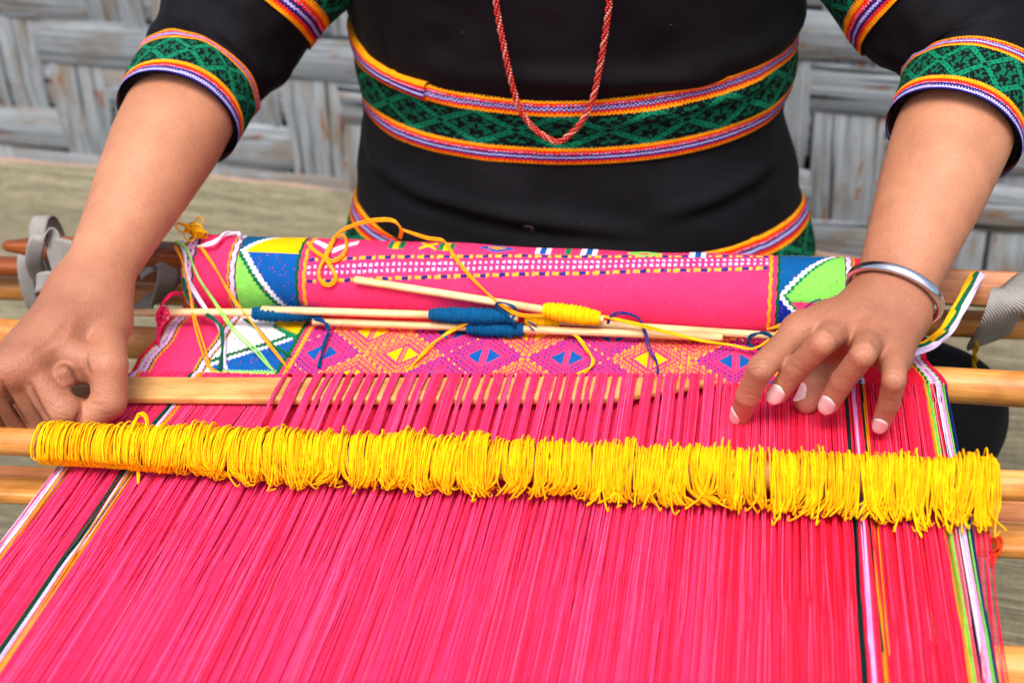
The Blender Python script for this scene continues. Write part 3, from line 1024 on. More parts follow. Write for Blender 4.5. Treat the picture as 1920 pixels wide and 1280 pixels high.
spool(SURF(664, 526, .0045), SURF(1132, 598, .0065), .76, .985, YEL, .0062, 'pale stick spool with yellow yarn leaning on the cloth roll')
spool(PH(228, 587, .014), SURF(600, 588, .007), .66, 1.0, BLUE, .0056, 'thin stick with dark blue yarn poking out past the pink selvage')
spool(SURF(490, 582, .0115), PH(972, 594, .0175), .66, .97, BLUE, .0056, 'pale stick spool with long blue winding lying below the roll')
spool(PH(586, 603, .0075), PH(1355, 633, .0075), .385, .525, BLUE, .0054, 'long pale stick with short blue winding resting on patterned cloth')
spool(PH(985, 600, .010), PH(1490, 631, .010), .0, .13, YEL, .0040, 'stick with a little yellow yarn, reaching under the right hand')
# ================================================================== LOOSE YARNS
def yarn(pts, col, label, r=.00065, n=60, strands=1, jit=.0, name='loose_yarn', cat='yarn', group='loose yarn ends on the cloth'):
    P = [np.array(p, float) for p in pts]
    if strands == 1:
        return tag(tube(name, P, r, M_yarn, None, n, 6, col=col), label, cat, group)
    base = spline(P, n)
    allp = []
    for k in range(strands):
        a = k * 2 * math.pi / strands
        t = np.linspace(0, 1, n)
        off = np.stack([np.cos(a + t * 9), np.sin(a + t * 9) * .3, np.sin(a + t * 9)], -1) * r * .95
        allp.append(base + off + jit * np.stack([np.sin(t * 5 + k), np.sin(t * 4 + 2 * k), np.sin(t * 6 + k)], -1) * np.sin(t * math.pi)[:, None])
    V, F = tubes(np.array(allp), r, 6)
    return tag(mesh_np(name, V, F, M_yarn, None, np.tile(np.append(lin(col), 1), (len(F), 1))), label, cat, group)
def S(pts, off=.0015):
    return [SURF(x, y, off) for x, y in pts]
yc, oc = (250, 186, 20), (250, 160, 24)
# tangle of yellow yarn on the left end of the roll
def tangle():
    c = SURF(372, 446, .004) + np.array([0, -.002, .004])
    r = np.random.default_rng(21)
    pts = []
    for k in range(13):                               # a heap of small curls
        o = c + np.array([r.normal(0, .0045), r.normal(0, .0030), abs(r.normal(0, .0045))])
        rad, ph_, til = r.uniform(.0025, .0055), r.uniform(0, 6.3), r.uniform(-.6, .6)
        for q in range(9):
            a = ph_ + q * .85
            pts.append(o + rad * np.array([math.cos(a), math.sin(a) * math.sin(til), math.sin(a) * math.cos(til)]))
    tag(tube('yarn_tangle', pts, .0006, M_yarn, None, 900, 6, col=(252, 186, 8)), 'curly tangle of yellow yarn on the end of the cloth roll', 'yarn')
tangle()
yarn([PH(340, 452, .052), SURF(347, 480, .004), SURF(352, 520, .004), SURF(368, 552, .006), PH(395, 592, .012), PH(416, 622, .006), PH(421, 668, .003), PH(424, 694, .0015)], (226, 216, 242), 'white yarn pair trailing from the roll end down to the fell', .0009, strands=2)
yarn([SURF(372, 462, .004), SURF(400, 455, .006), SURF(420, 440, .004), SURF(445, 437, .002), SURF(452, 446, .002)], (236, 222, 244), 'white yarn arching beside the yellow tangle', .0009, strands=2)
yarn([PH(330, 452, .055), SURF(348, 468, .006), SURF(370, 522, .007), SURF(402, 568, .009), PH(440, 618, .012), PH(482, 655, .006), PH(505, 684, .003), PH(512, 693, .0015)], (150, 220, 110), 'pale green yarn pair slanting across the white and blue block', .0007, strands=2, jit=.0012)
yarn([PH(329, 462, .050), SURF(340, 490, .006), SURF(352, 540, .006), PH(364, 596, .012), PH(382, 650, .005), PH(394, 686, .002), PH(404, 694, .0015)], oc, 'orange yarn pair hanging over the left pink band', .0007, strands=2, jit=.0012)
yarn([SURF(342, 520, .004), SURF(350, 552, .006), SURF(368, 578, .008), PH(398, 596, .014), PH(414, 612, .010), PH(417, 650, .005), PH(412, 694, .002)], (14, 92, 72), 'dark green yarn drooping along the striped border', .0008, strands=2)
yarn([SURF(376, 462, .005), SURF(402, 500, .004), SURF(428, 545, .005), SURF(452, 580, .012), PH(485, 620, .008), PH(520, 665, .004), PH(541, 692, .0015)], oc, 'thin orange yarn slanting over the chevron block to the green stripe', .00065, strands=2)
yarn([PH(458, 598, .006), PH(480, 612, .004), PH(500, 636, .003), PH(524, 655, .002), PH(545, 668, .0015)], C_GR * .85, 'green yarn crossing the white triangle', .0007, strands=2)
Z2 = lambda a: [(x / 3.556 + 280, y / 3.556 + 390) for x, y in a]
yarn(S(Z2([(1060, 228), (1090, 275), (1150, 318), (1205, 352), (1250, 345), (1300, 300), (1315, 235), (1300, 188), (1245, 190), (1215, 240), (1180, 320), (1140, 390), (1130, 450), (1155, 500), (1200, 512), (1240, 480), (1235, 430), (1205, 385), (1180, 330), (1190, 270), (1225, 210)]), .0030) + [PH(645, 430, .062), PH(690, 415, .072), PH(735, 413, .074), PH(752, 430, .066), PH(750, 446, .054)], oc, 'looping orange yellow yarn curl on the pink roll', .0008, 120, 2)
yarn([PH(752, 430, .060), PH(800, 446, .055), SURF(832, 452, .003), SURF(850, 478, .003), SURF(880, 516, .003), SURF(912, 548, .004), SURF(940, 572, .008), PH(975, 590, .022), PH(1020, 592, .024)], oc, 'orange yellow yarn running down the roll to the yellow spool', .0007, 80, 2)
yarn([PH(1128, 592, .020), PH(1180, 606, .017), PH(1240, 622, .015), PH(1310, 638, .009), PH(1370, 645, .006), PH(1420, 650, .008), PH(1470, 612, .018), PH(1500, 600, .024)], yc, 'yellow yarn from the yellow spool running under the right hand', .0007, 80, 2, jit=.001)
yarn([PH(1026, 624, .004), PH(1045, 620, .008), PH(1080, 630, .006), PH(1100, 655, .004), PH(1112, 675, .004), PH(1104, 692, .003), PH(1082, 702, .0015)], yc, 'short yellow yarn curling over the lozenges below the sticks', .0007, 50, 2)
yarn([PH(878, 606, .013), PH(850, 618, .007), PH(815, 642, .004), PH(785, 672, .003), PH(768, 694, .0015)], yc, 'yellow yarn bowing over an orange lozenge', .0007, 50, 2)
yarn([PH(1140, 606, .014), PH(1144, 594, .020), PH(1165, 588, .022), PH(1195, 596, .018), PH(1210, 622, .012), PH(1218, 650, .006), PH(1232, 678, .004), PH(1234, 702, .0015)], (36, 50, 120), 'navy yarn hooking over the sticks down to the fell', .0006, 60, 2, jit=.0008)
yarn([PH(590, 598, .013), PH(608, 603, .011), PH(616, 620, .006), PH(606, 650, .004), PH(598, 690, .0015)], (8, 66, 120), 'dark blue yarn hanging across the first purple lozenge', .0008, 50, 2)
yarn([PH(1470, 650, .006), PH(1430, 655, .006), PH(1404, 645, .008), PH(1408, 630, .014), PH(1432, 624, .016), PH(1462, 640, .012)], (10, 62, 96), 'teal yarn loop beside the index finger of the open hand', .0007, 50, 2)
yarn([PH(955, 604, .016), PH(968, 580, .024), PH(945, 568, .030), PH(930, 572, .026), PH(960, 600, .018), PH(966, 620, .008), PH(955, 632, .004)], (8, 70, 120), 'teal blue yarn loop over the two blue windings', .0006, 60, 2)
yarn([PH(992, 612, .013), PH(1008, 624, .006), PH(1005, 612, .011), PH(990, 602, .014)], (8, 70, 120), 'tiny blue yarn end beside the short blue winding', .0006, 30)
yarn([SURF(1500, 590, .003), SURF(1515, 572, .004), SURF(1535, 562, .004), SURF(1550, 572, .006)], (60, 40, 120), 'thin purple yarn arc on the right chevron block', .0005, 30)
yarn([SURF(1440, 617, .006), SURF(1480, 604, .006), SURF(1510, 586, .006), SURF(1540, 572, .008)], oc, 'orange yarn tucked behind the back of the open hand', .0007, 30, 2)
# bundle over the tan board on the right
for c, dx, lab, r in ((yc, 0, 'yellow yarn of the bundle draped over the tan board', .0013), ((10, 104, 70), 7, 'green yarn of the bundle draped over the tan board', .0013), ((222, 210, 244), 16, 'lavender yarn of the bundle draped over the tan board', .0012)):
    yarn([PH(1836 + dx * .3, 540, .004), PH(1831 + dx * .3, 520, .026), PH(1824 + dx, 517, .034), PH(1808 + dx, 545, .040), PH(1790 + dx, 580, .036), PH(1768 + dx, 617, .028), PH(1742 + dx * .9, 640 + dx * .25, .018), PH(1718, 651 + dx * .6, .014), PH(1690, 662 + dx * .6, .010)], c, lab, r, 60, 3, group='yarn bundle over the tan board')
# pink warp ends twisted beside the roll
yarn([SURF(340, 550, .003), PH(320, 553, .032), PH(304, 570, .026), PH(296, 592, .018), PH(306, 604, .012), PH(316, 590, .018), PH(308, 578, .022), PH(299, 610, .010), PH(296, 645, .003)], (238, 36, 104), 'hot pink yarn ends twisted round the thin stick by the selvage', .0006, 70, 4, jit=.0022, group='loose yarn ends on the cloth')
yarn([PH(1860, 1012, -.012), PH(1868, 1018, -.012), PH(1872, 1028, -.014), PH(1866, 1036, -.016), PH(1860, 1060, -.02)], (214, 66, 20), 'small red orange tassel thread tied to the slanting stick', .0009, 30, 3, jit=.003, name='tassel', cat='tassel')
yarn([PH(1833, 634, -.012), PH(1829, 662, -.03), PH(1827, 690, -.05)], (190, 150, 20), 'yellow cord hanging in front of the dark skirt', .0012, 20, 2)

# ================================================================== GREY STRAPS
def ribbon(name, pts, width, wdir, parent=None, n=60, th=.0014):
    P = spline(pts, n)
    Wd = np.array([nrm(v) for v in spline(wdir, n)]) if len(wdir) == len(pts) else np.tile(nrm(wdir[0]), (n, 1))
    T = np.gradient(P, axis=0)
    T /= np.linalg.norm(T, axis=1, keepdims=True)
    Wd = Wd - T * (Wd * T).sum(1, keepdims=True)
    Wd /= np.linalg.norm(Wd, axis=1, keepdims=True)
    Nn = np.cross(T, Wd)
    sec = [(-1, -1), (-.6, -1), (0, -1), (.6, -1), (1, -1), (1, 1), (.6, 1), (0, 1), (-.6, 1), (-1, 1)]
    V = np.zeros((n, len(sec), 3))
    for k, (a, b) in enumerate(sec):
        V[:, k] = P + Wd * a * width / 2 + Nn * b * th / 2
    m = len(sec)
    idx = np.arange(n * m).reshape(n, m)
    a, b = idx[:-1], idx[1:]
    F = np.stack([a, np.roll(a, -1, 1), np.roll(b, -1, 1), b], -1).reshape(-1, 4)
    return mesh_np(name, V.reshape(-1, 3), F, M_strap, parent)
def wrap(xc, yc_, zc, ry, rz, a0, a1, n=14, dx=0.):
    return [np.array([xc + dx * i / (n - 1), yc_ - ry * math.sin(math.radians(a)), zc + rz * math.cos(math.radians(a))]) for i, a in enumerate(np.linspace(a0, a1, n))]
xk = PH(58, 540, -.01)[0]
st = empty('waist_strap', (xk, .90, -.02), 'grey webbing strap knotted round the rods beside the fist arm', 'strap', 'grey webbing straps')
ribbon('strap_loop', wrap(xk, .897, -.008, .0145, .030, -150, 200, 30), .0125, [(1, 0, 0)], st, 90)
ribbon('strap_loop', wrap(xk + .015, .894, .010, .019, .036, -120, 240, 30, .006), .013, [(1, .1, 0)], st, 90)
kx = PH(95, 470, .04)
ribbon('knot', [kx + np.array(v) for v in ((-.014, .0, -.022), (-.010, -.008, -.004), (-.003, -.008, .012), (.004, -.002, .014), (.008, -.008, .0), (.013, -.012, -.018), (.022, -.008, -.030))], .012, [(.8, .2, .4)], st, 60)
ribbon('knot', [kx + np.array(v) for v in ((-.016, -.002, -.030), (-.008, -.013, -.020), (.004, -.015, -.016), (.014, -.012, -.024), (.022, -.006, -.022))], .013, [(.2, .3, 1)], st, 60)
ribbon('knot', [kx + np.array(v) for v in ((.004, -.004, .004), (.014, -.006, .004), (.030, -.004, -.002), (.050, .0, -.008))], .017, [(.0, .2, 1)], st, 40)
xk2 = PH(300, 520, .0)[0]
st2 = empty('waist_strap', (xk2, .9, -.02), 'grey webbing strap folded over the boards between fist arm and roll', 'strap', 'grey webbing straps')
ribbon('strap_band', [PH(262, 505, .020), PH(280, 490, .030), PH(300, 480, .034), PH(316, 500, .028), PH(312, 535, .010), PH(296, 560, -.016), PH(262, 572, -.026), PH(236, 568, -.032)], .016, [(.3, .1, .9), (.5, 0, .9), (.9, 0, .3), (.9, .2, -.3), (.9, .3, .1), (.7, .2, .6), (.1, .3, .9), (.1, .3, .9)], st2, 70)
xr_ = PH(1878, 585, 0)
st3 = empty('waist_strap', PH(1878, 600, -.02), 'wide grey webbing strap slanting round the tan board and bamboo', 'strap', 'grey webbing straps')
ribbon('strap_band', [PH(1985, 520, -.012), PH(1992, 486, .010), PH(1952, 500, .032), PH(1912, 545, .036), PH(1878, 598, .018), PH(1856, 632, -.016), PH(1858, 640, -.036), PH(1890, 610, -.036)], .031, [(1, .25, .35)], st3, 70)
# ================================================================== PERSON
person = empty('person', (-.14, 1.05, FLOOR), 'person in black blouse with green woven trim, both hands working at the loom', 'person')
# ---- signed distance tools
def rc(P, a, b, ra, rb):
    a, b = np.asarray(a, np.float32), np.asarray(b, np.float32)
    ba = b - a
    pa = P - a
    t = np.clip(pa @ ba / max(float(ba @ ba), 1e-12), 0, 1)
    q = pa - t[:, None] * ba
    return np.sqrt((q * q).sum(1)) - (ra + t * (rb - ra))
def smin(a, b, k):
    h = np.maximum(k - np.abs(a - b), 0) / k
    return np.minimum(a, b) - h * h * k * .25
def smax(a, b, k):
    return -smin(-a, -b, k)
def surface_nets(fn, lo, hi, h, c=4):
    lo, hi = np.array(lo, float), np.array(hi, float)
    n = (np.ceil((hi - lo) / h / c).astype(int) + 1) * c
    cc = [lo[i] + (np.arange(n[i] // c) + .5) * c * h for i in range(3)]
    G = np.stack(np.meshgrid(*cc, indexing='ij'), -1).reshape(-1, 3).astype(np.float32)
    cv = fn(G).reshape([m // c for m in n]).astype(np.float32)
    vol = cv.repeat(c, 0).repeat(c, 1).repeat(c, 2)
    msk = np.abs(vol) < c * h * 1.6
    ii = np.argwhere(msk)
    pts = (lo + (ii + .5) * h).astype(np.float32)
    out = np.empty(len(pts), np.float32)
    for s in range(0, len(pts), 400000):
        out[s:s + 400000] = fn(pts[s:s + 400000])
    vol[msk] = out
    s = vol < 0
    # cells with a sign change
    cnt = np.zeros(np.array(vol.shape) - 1, np.int8)
    for dx in (0, 1):
        for dy in (0, 1):
            for dz in (0, 1):
                cnt += s[dx:dx + cnt.shape[0], dy:dy + cnt.shape[1], dz:dz + cnt.shape[2]]
    cells = np.argwhere((cnt > 0) & (cnt < 8))
    cid = np.full(cnt.shape, -1, np.int32)
    cid[tuple(cells.T)] = np.arange(len(cells))
    acc = np.zeros((len(cells), 3))
    num = np.zeros(len(cells))
    corners = [(dx, dy, dz) for dx in (0, 1) for dy in (0, 1) for dz in (0, 1)]
    val = {k: vol[cells[:, 0] + k[0], cells[:, 1] + k[1], cells[:, 2] + k[2]] for k in corners}
    for a in corners:
        for ax in range(3):
            if a[ax]: continue
            b = list(a); b[ax] = 1; b = tuple(b)
            va, vb = val[a], val[b]
            m = (va < 0) != (vb < 0)
            t = np.where(m, va / np.where(m, va - vb, 1), 0)
            p = np.tile(np.array(a, float), (len(cells), 1))
            p[:, ax] = t
            acc[m] += p[m]
            num[m] += 1
    V = lo + (cells + acc / num[:, None] + .5) * h
    F = []
    for ax in range(3):
        u, v = (ax + 1) % 3, (ax + 2) % 3
        sl0 = [slice(None)] * 3; sl1 = [slice(None)] * 3
        sl0[ax] = slice(0, -1); sl1[ax] = slice(1, None)
        A, B = s[tuple(sl0)], s[tuple(sl1)]
        e = np.argwhere(A != B)
        e = e[(e[:, u] > 0) & (e[:, v] > 0) & (e[:, u] < cnt.shape[u]) & (e[:, v] < cnt.shape[v])]
        inside = A[tuple(e.T)]
        q = []
        for du, dv in ((-1, -1), (0, -1), (0, 0), (-1, 0)):
            k = e.copy(); k[:, u] += du; k[:, v] += dv
            q.append(cid[tuple(k.T)])
        q = np.stack(q, 1)
        q[~inside] = q[~inside][:, ::-1]
        F.append(q)
    F = np.concatenate(F)
    F = F[(F >= 0).all(1)]
    # two rounds of gentle smoothing
    E0 = np.concatenate([F[:, [0, 1]], F[:, [1, 2]], F[:, [2, 3]], F[:, [3, 0]]])
    for _ in range(2):
        sm = np.zeros_like(V); ct = np.zeros(len(V))
        for c_ in range(3):
            sm[:, c_] = np.bincount(E0[:, 0], V[E0[:, 1], c_], len(V)) + np.bincount(E0[:, 1], V[E0[:, 0], c_], len(V))
        ct = np.bincount(E0[:, 0], minlength=len(V)) + np.bincount(E0[:, 1], minlength=len(V))
        V = V * .5 + .5 * sm / np.maximum(ct, 1)[:, None]
    return V, F
def chain(tip, pts, Ls, sg):
    out = [np.array(tip)]
    for (x, y), l, s in zip(pts, Ls, sg):
        p = out[-1]; r = ray(x, y); a = r @ r; b = -2 * r @ (p - CAM); c = (p - CAM) @ (p - CAM) - l * l
        D = b * b - 4 * a * c
        t = -b / 2 / a if D < 0 else (-b + s * math.sqrt(D)) / 2 / a
        out.append(CAM + r * t)
    return out[::-1]                                # MCP, PIP, DIP, tip

def finger_sdf(P, ch, rad, k=.004):
    d = None
    for i in range(len(ch) - 1):
        e = rc(P, ch[i], ch[i + 1], rad[i], rad[i + 1])
        d = e if d is None else smin(d, e, k)
    return d

# ---------------- open hand (on the right of the picture)
RW = PH(1662, 580, .052)                            # wrist
RE = PD(1842, 110, .975)                            # elbow
RS = np.array([-.03, 1.12, .33])
R_i = chain(PH(1389, 779, .0065), [(1402, 742), (1426, 691), (1498, 622)], [.021, .024, .043], [-1, -1, 1])
R_m = chain(PH(1458, 738, .026), [(1492, 692), (1541, 643), (1572, 622)], [.022, .027, .045], [-1, -1, 1])
R_r = chain(PH(1555, 756, .024), [(1580, 714), (1618, 665), (1630, 640)], [.021, .026, .042], [-1, -1, 1])
R_p = chain(PH(1652, 793, .016), [(1667, 755), (1676, 712), (1676, 672)], [.018, .020, .034], [-1, -1, 1])
R_t = [PH(1612, 615, .036), PH(1578, 672, .026), PH(1532, 722, .017), PH(1512, 754, .0095)]
rf = [.0098, .0082, .0070, .0058]
R_fing = [(R_i, [.0097, .0078, .0074, .0061]), (R_m, [.0097, .0076, .0074, .0064]), (R_r, [.0093, .0074, .0072, .0062]), (R_p, [.0085, .0067, .0064, .0055])]
R_thumb = (R_t, [.015, .0115, .0092, .0072])
# ---------------- closed fist (on the left)
LW = PH(170, 540, .062)
LE = PD(388, 116, 1.06)
LS = np.array([-.26, 1.12, .33])
L_m = [PH(58, 690, .048), PH(20, 698, .049), PH(-8, 712, .043), PH(-32, 732, .034)]
L_p = [PH(117, 772, .024), PH(76, 786, .011), PH(36, 790, .006), PH(-4, 784, .003)]
L_fing = []
for a, b, r in zip(L_m, L_p, ((.0112, .0116, .0084, .0066), (.0092, .0090, .0076, .0066), (.0082, .0080, .0072, .0062), (.0076, .0072, .0064, .0056))):
    c = b + np.array([.004, .020, -.013])
    L_fing.append(([a, b, c, c + np.array([.002, .018, .004])], r))
L_t = [PH(196, 604, .046), PH(204, 686, .043), PH(204, 752, .024), PH(158, 793, .0135)]
L_thumb = (L_t, [.0138, .0116, .0108, .0086])

def hand_parts(W, E, fing, thumb, palm_n, webs):
    ax = nrm(np.array(E) - W)
    lat = nrm(np.cross(ax, palm_n))
    return ax, lat
def make_arm(W, E, Sh, fing, thumb, side, up, extra, h, prof, kf=.0055, kk=.0014, kt=.012, kd=.0035):
    """up = back-of-wrist direction"""
    ax = nrm(np.array(E) - W)
    lat = nrm(np.cross(ax, up))
    upv = np.cross(lat, ax)
    mcps = [f[0][0] for f in fing]
    mid = sum(mcps) / 4
    def fn(P):
        ea = np.asarray(E - W, np.float32)
        la = float(np.linalg.norm(ea))
        pa = P - W.astype(np.float32)
        tt = pa @ (ea / la)
        tc = np.clip(tt, 0, la)
        q = pa - tc[:, None] * (ea / la)
        ql, qu = q @ lat.astype(np.float32), q @ upv.astype(np.float32)
        qa = q @ (ea / la)
        rr = np.interp(tc / la, prof[0], prof[1])
        d = np.sqrt((ql / 1.07) ** 2 + (qu / .93) ** 2 + qa ** 2) - rr
        d = smin(d, rc(P, E, Sh, .033, .044), .02)
        # palm
        p = None
        for i, m in enumerate(mcps):
            base = W + lat * (.0135 - .009 * i) * side - ax * .004
            e = rc(P, base, m, .0125 - .0006 * i, fing[i][1][0] + .0008)
            p = e if p is None else smin(p, e, .012)
        for i in range(3):
            p = smin(p, rc(P, W * .35 + mcps[i] * .65 - upv * .004, W * .35 + mcps[i + 1] * .65 - upv * .004, .0118, .0110), .010)
            p = smin(p, rc(P, mcps[i] * .93 + W * .07 - upv * .003, mcps[i + 1] * .93 + W * .07 - upv * .003, .0088, .0084), .008)
        d = smin(d, p, .018)
        # thumb
        T, tr = thumb
        th = rc(P, W + lat * .012 * side - ax * .006, T[0], .0125, tr[0])
        th = smin(th, rc(P, T[0], T[1], tr[0], tr[1]), .006)
        d = smin(d, th, kt)
        dt = smin(rc(P, T[1], T[2], tr[1], tr[2]), rc(P, T[2], T[3], tr[2], tr[3]), .002)
        d = smin(d, dt, kd)
        for a, b, ra, rb, k in extra:
            d = smin(d, rc(P, a, b, ra, rb), k)
        fd = None
        for ch, rad in fing:
            e = rc(P, ch[0], ch[1], rad[0], rad[1])
            mp = (ch[0] + ch[1]) / 2
            e = smin(e, rc(P, ch[1], ch[2], rad[1], rad[2]), .0016)
            e = smin(e, rc(P, ch[2], ch[3], rad[2], rad[3]), .0012)
            fd = e if fd is None else smin(fd, e, kk)
        d = smin(d, fd, kf)
        return d
    pts = np.array([W, E, Sh] + [q for f in fing for q in f[0]] + list(thumb[0]))
    lo = pts[:-0 or None].min(0) - .055
    hi = pts.max(0) + .055
    V, F = surface_nets(fn, lo, hi, h)
    # skin tone: pinker finger ends, browner knuckles, paler inner arm
    base = np.array((180, 127, 96.))
    col = np.tile(base, (len(V), 1))
    hd = np.min([((V - m) ** 2).sum(1) for m in mcps + [W * .5 + mid * .5]], 0) ** .5
    k = sstep(.075, .02, hd)[:, None]
    col = col * (1 - k * .75) + np.array((152, 100, 77.)) * k * .75
    for ch, rad in list(fing) + [thumb]:
        for sa, sb, am in ((0, 1, .25), (1, 2, .4), (2, 3, .5)):
            g = np.exp(-(rc(V.astype(np.float32), ch[sa], ch[sb], 0, 0) / .011) ** 2)[:, None] * am
            col = col * (1 - g) + np.array((184, 130, 104.)) * g
        for j, amt, rr, c in ((1, .35, .007, (158, 98, 76)), (2, .25, .006, (166, 106, 84)), (3, .6, .011, (206, 136, 118))):
            g = np.exp(-((V - ch[j]) ** 2).sum(1) / (rr * rr))[:, None] * amt
            col = col * (1 - g) + np.array(c, float) * g
        # creases across the joints: fine grooves
        for j, wdt in ((1, .0011), (2, .0009)):
            t = nrm(ch[j] - ch[j - 1]) + nrm(ch[j + 1] - ch[j]) if j + 1 < len(ch) else nrm(ch[j] - ch[j - 1])
            t = nrm(t)
            rel = V - ch[j]
            s = rel @ t
            near = np.sqrt((rel ** 2).sum(1)) < rad[j] * 1.9
            gro = np.zeros(len(V))
            for o_ in (-.0024, 0, .0022):
                gro += np.exp(-((s - o_ - .0006 * np.sin(rel[:, 0] * 900)) / wdt * 2.2) ** 2)
            gro = np.where(near, gro, 0) * np.clip(.45 + .9 * vnoise(rel * 420, 7), 0, 1)
            rad_dir = rel - s[:, None] * t
            rad_dir /= np.linalg.norm(rad_dir, axis=1, keepdims=True) + 1e-9
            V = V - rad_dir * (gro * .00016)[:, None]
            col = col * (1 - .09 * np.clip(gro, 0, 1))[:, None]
    return V, F, col
def crease(V, F, col, lines):
    """press skin folds into the hand along measured lines: (points, half width px, depth m, painted fold shade)"""
    n = np.zeros_like(V)
    fn = np.cross(V[F[:, 2]] - V[F[:, 0]], V[F[:, 3]] - V[F[:, 1]])
    for k in range(4):
        for c in range(3):
            n[:, c] += np.bincount(F[:, k], fn[:, c], len(V))
    n /= np.linalg.norm(n, axis=1, keepdims=True) + 1e-12
    cc = (V - CAM) @ MC
    px = np.stack([960 + FPX * cc[:, 0] / cc[:, 2], 640 + FPX * cc[:, 1] / cc[:, 2]], 1)
    facing = (n * (CAM - V)).sum(1) > 0
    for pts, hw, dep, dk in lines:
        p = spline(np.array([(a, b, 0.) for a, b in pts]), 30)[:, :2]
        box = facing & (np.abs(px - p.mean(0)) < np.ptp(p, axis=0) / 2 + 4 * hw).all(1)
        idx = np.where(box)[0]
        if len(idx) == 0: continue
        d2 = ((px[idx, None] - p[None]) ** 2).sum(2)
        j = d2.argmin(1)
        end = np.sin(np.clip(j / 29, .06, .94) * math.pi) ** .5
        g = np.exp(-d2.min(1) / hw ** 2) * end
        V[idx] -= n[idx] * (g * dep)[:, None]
        col[idx] *= (1 - .6 * dk * g)[:, None] * (1 - g[:, None] * max(dk, 0) * np.array((0, .12, .16)))  # shade in the folds painted into the skin colour, ridges painted slightly lighter
    return V, F, col
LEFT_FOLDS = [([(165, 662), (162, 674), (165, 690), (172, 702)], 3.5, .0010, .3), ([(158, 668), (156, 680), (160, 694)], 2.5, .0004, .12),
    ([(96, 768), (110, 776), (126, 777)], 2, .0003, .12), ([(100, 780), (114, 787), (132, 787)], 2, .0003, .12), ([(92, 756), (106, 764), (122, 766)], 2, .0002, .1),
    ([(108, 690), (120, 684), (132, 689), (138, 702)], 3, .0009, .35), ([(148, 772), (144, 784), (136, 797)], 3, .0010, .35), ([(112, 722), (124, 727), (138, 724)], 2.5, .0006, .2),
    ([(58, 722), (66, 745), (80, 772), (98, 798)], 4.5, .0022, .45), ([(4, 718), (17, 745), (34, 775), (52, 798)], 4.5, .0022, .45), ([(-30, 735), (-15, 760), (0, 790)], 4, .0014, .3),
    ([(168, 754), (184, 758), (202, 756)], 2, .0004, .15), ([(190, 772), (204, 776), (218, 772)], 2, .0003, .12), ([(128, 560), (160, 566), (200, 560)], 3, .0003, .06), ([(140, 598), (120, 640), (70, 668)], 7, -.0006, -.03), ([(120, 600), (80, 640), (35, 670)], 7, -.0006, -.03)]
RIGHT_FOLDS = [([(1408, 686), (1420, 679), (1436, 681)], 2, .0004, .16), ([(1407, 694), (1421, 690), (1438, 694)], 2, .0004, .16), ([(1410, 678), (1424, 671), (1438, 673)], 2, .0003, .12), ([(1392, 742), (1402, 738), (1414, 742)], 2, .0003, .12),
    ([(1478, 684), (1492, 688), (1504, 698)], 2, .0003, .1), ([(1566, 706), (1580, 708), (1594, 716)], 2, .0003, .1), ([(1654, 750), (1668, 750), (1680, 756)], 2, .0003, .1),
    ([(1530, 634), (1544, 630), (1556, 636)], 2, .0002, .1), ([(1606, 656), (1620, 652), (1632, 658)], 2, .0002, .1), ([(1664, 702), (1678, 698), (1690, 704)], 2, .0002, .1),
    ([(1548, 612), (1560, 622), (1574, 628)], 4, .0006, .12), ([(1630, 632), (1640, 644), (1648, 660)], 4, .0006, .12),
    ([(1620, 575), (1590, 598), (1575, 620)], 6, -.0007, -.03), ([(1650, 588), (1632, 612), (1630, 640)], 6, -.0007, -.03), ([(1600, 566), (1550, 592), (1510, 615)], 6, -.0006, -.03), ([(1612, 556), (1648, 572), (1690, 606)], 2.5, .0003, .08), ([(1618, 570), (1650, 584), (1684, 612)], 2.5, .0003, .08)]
def nail(ch, rad, dorsal, wdt, lng, parent, back=.0, twist=0.):
    t = nrm(ch[3] - ch[2])
    dv = np.asarray(dorsal, float)
    dv = nrm(dv - t * (dv @ t))
    lt = np.cross(t, dv)
    c = ch[3] - t * (.0026 + back)
    r2 = rad * 1.18; dl = np.linalg.norm(ch[3] - ch[2])
    n, m = 15, 13
    V = np.zeros((n, m, 3))
    R = wdt * .62
    for i, s in enumerate(np.linspace(-1, 1, n)):
        ww = wdt / 2 * (1 - max(0, (abs(s) - .25) / .75) ** 2.4 * (.85 if s < 0 else .72))
        for j, q in enumerate(np.linspace(-1, 1, m)):
            y = q * ww
            drop = R - math.sqrt(max(R * R - y * y, 1e-9))
            al = s * lng / 2 - .0026 - back
            rl = rad + (r2 - rad) * min(1, -al / dl) if al < 0 else math.sqrt(max(rad * rad - al * al * .55, 1e-9))
            lift = rl + .0009 - (.0006 if abs(q) == 1 or abs(s) == 1 else 0)
            V[i, j] = c + t * s * lng / 2 + lt * y + dv * (lift - drop)
    s = (np.arange(n - 1) + .5) / (n - 1)
    col = np.tile(np.array((226, 190, 188.)), (n - 1, m - 1, 1))
    col[s > .86] = (236, 222, 214)
    col[s < .22] = (238, 208, 202)
    return grid_mesh('fingernail', V, M_nailc, parent, lin(col))
def mat_nail():
    m, t, b = new_mat('nail')
    at = nd(t, 'ShaderNodeAttribute', attribute_name='Col')
    n1 = noise(t, coords(t), 400, 2)
    t.links.new(mix(t, 1., at.outputs[0], ramp(t, n1, [(.3, (.92, .92, .92)), (.7, (1, 1, 1))]), 'MULTIPLY'), b.inputs['Base Color'])
    b.inputs['Roughness'].default_value = .3
    b.inputs['Subsurface Weight'].default_value = .1
    b.inputs['Subsurface Scale'].default_value = .002
    return m
M_nailc = mat_nail()

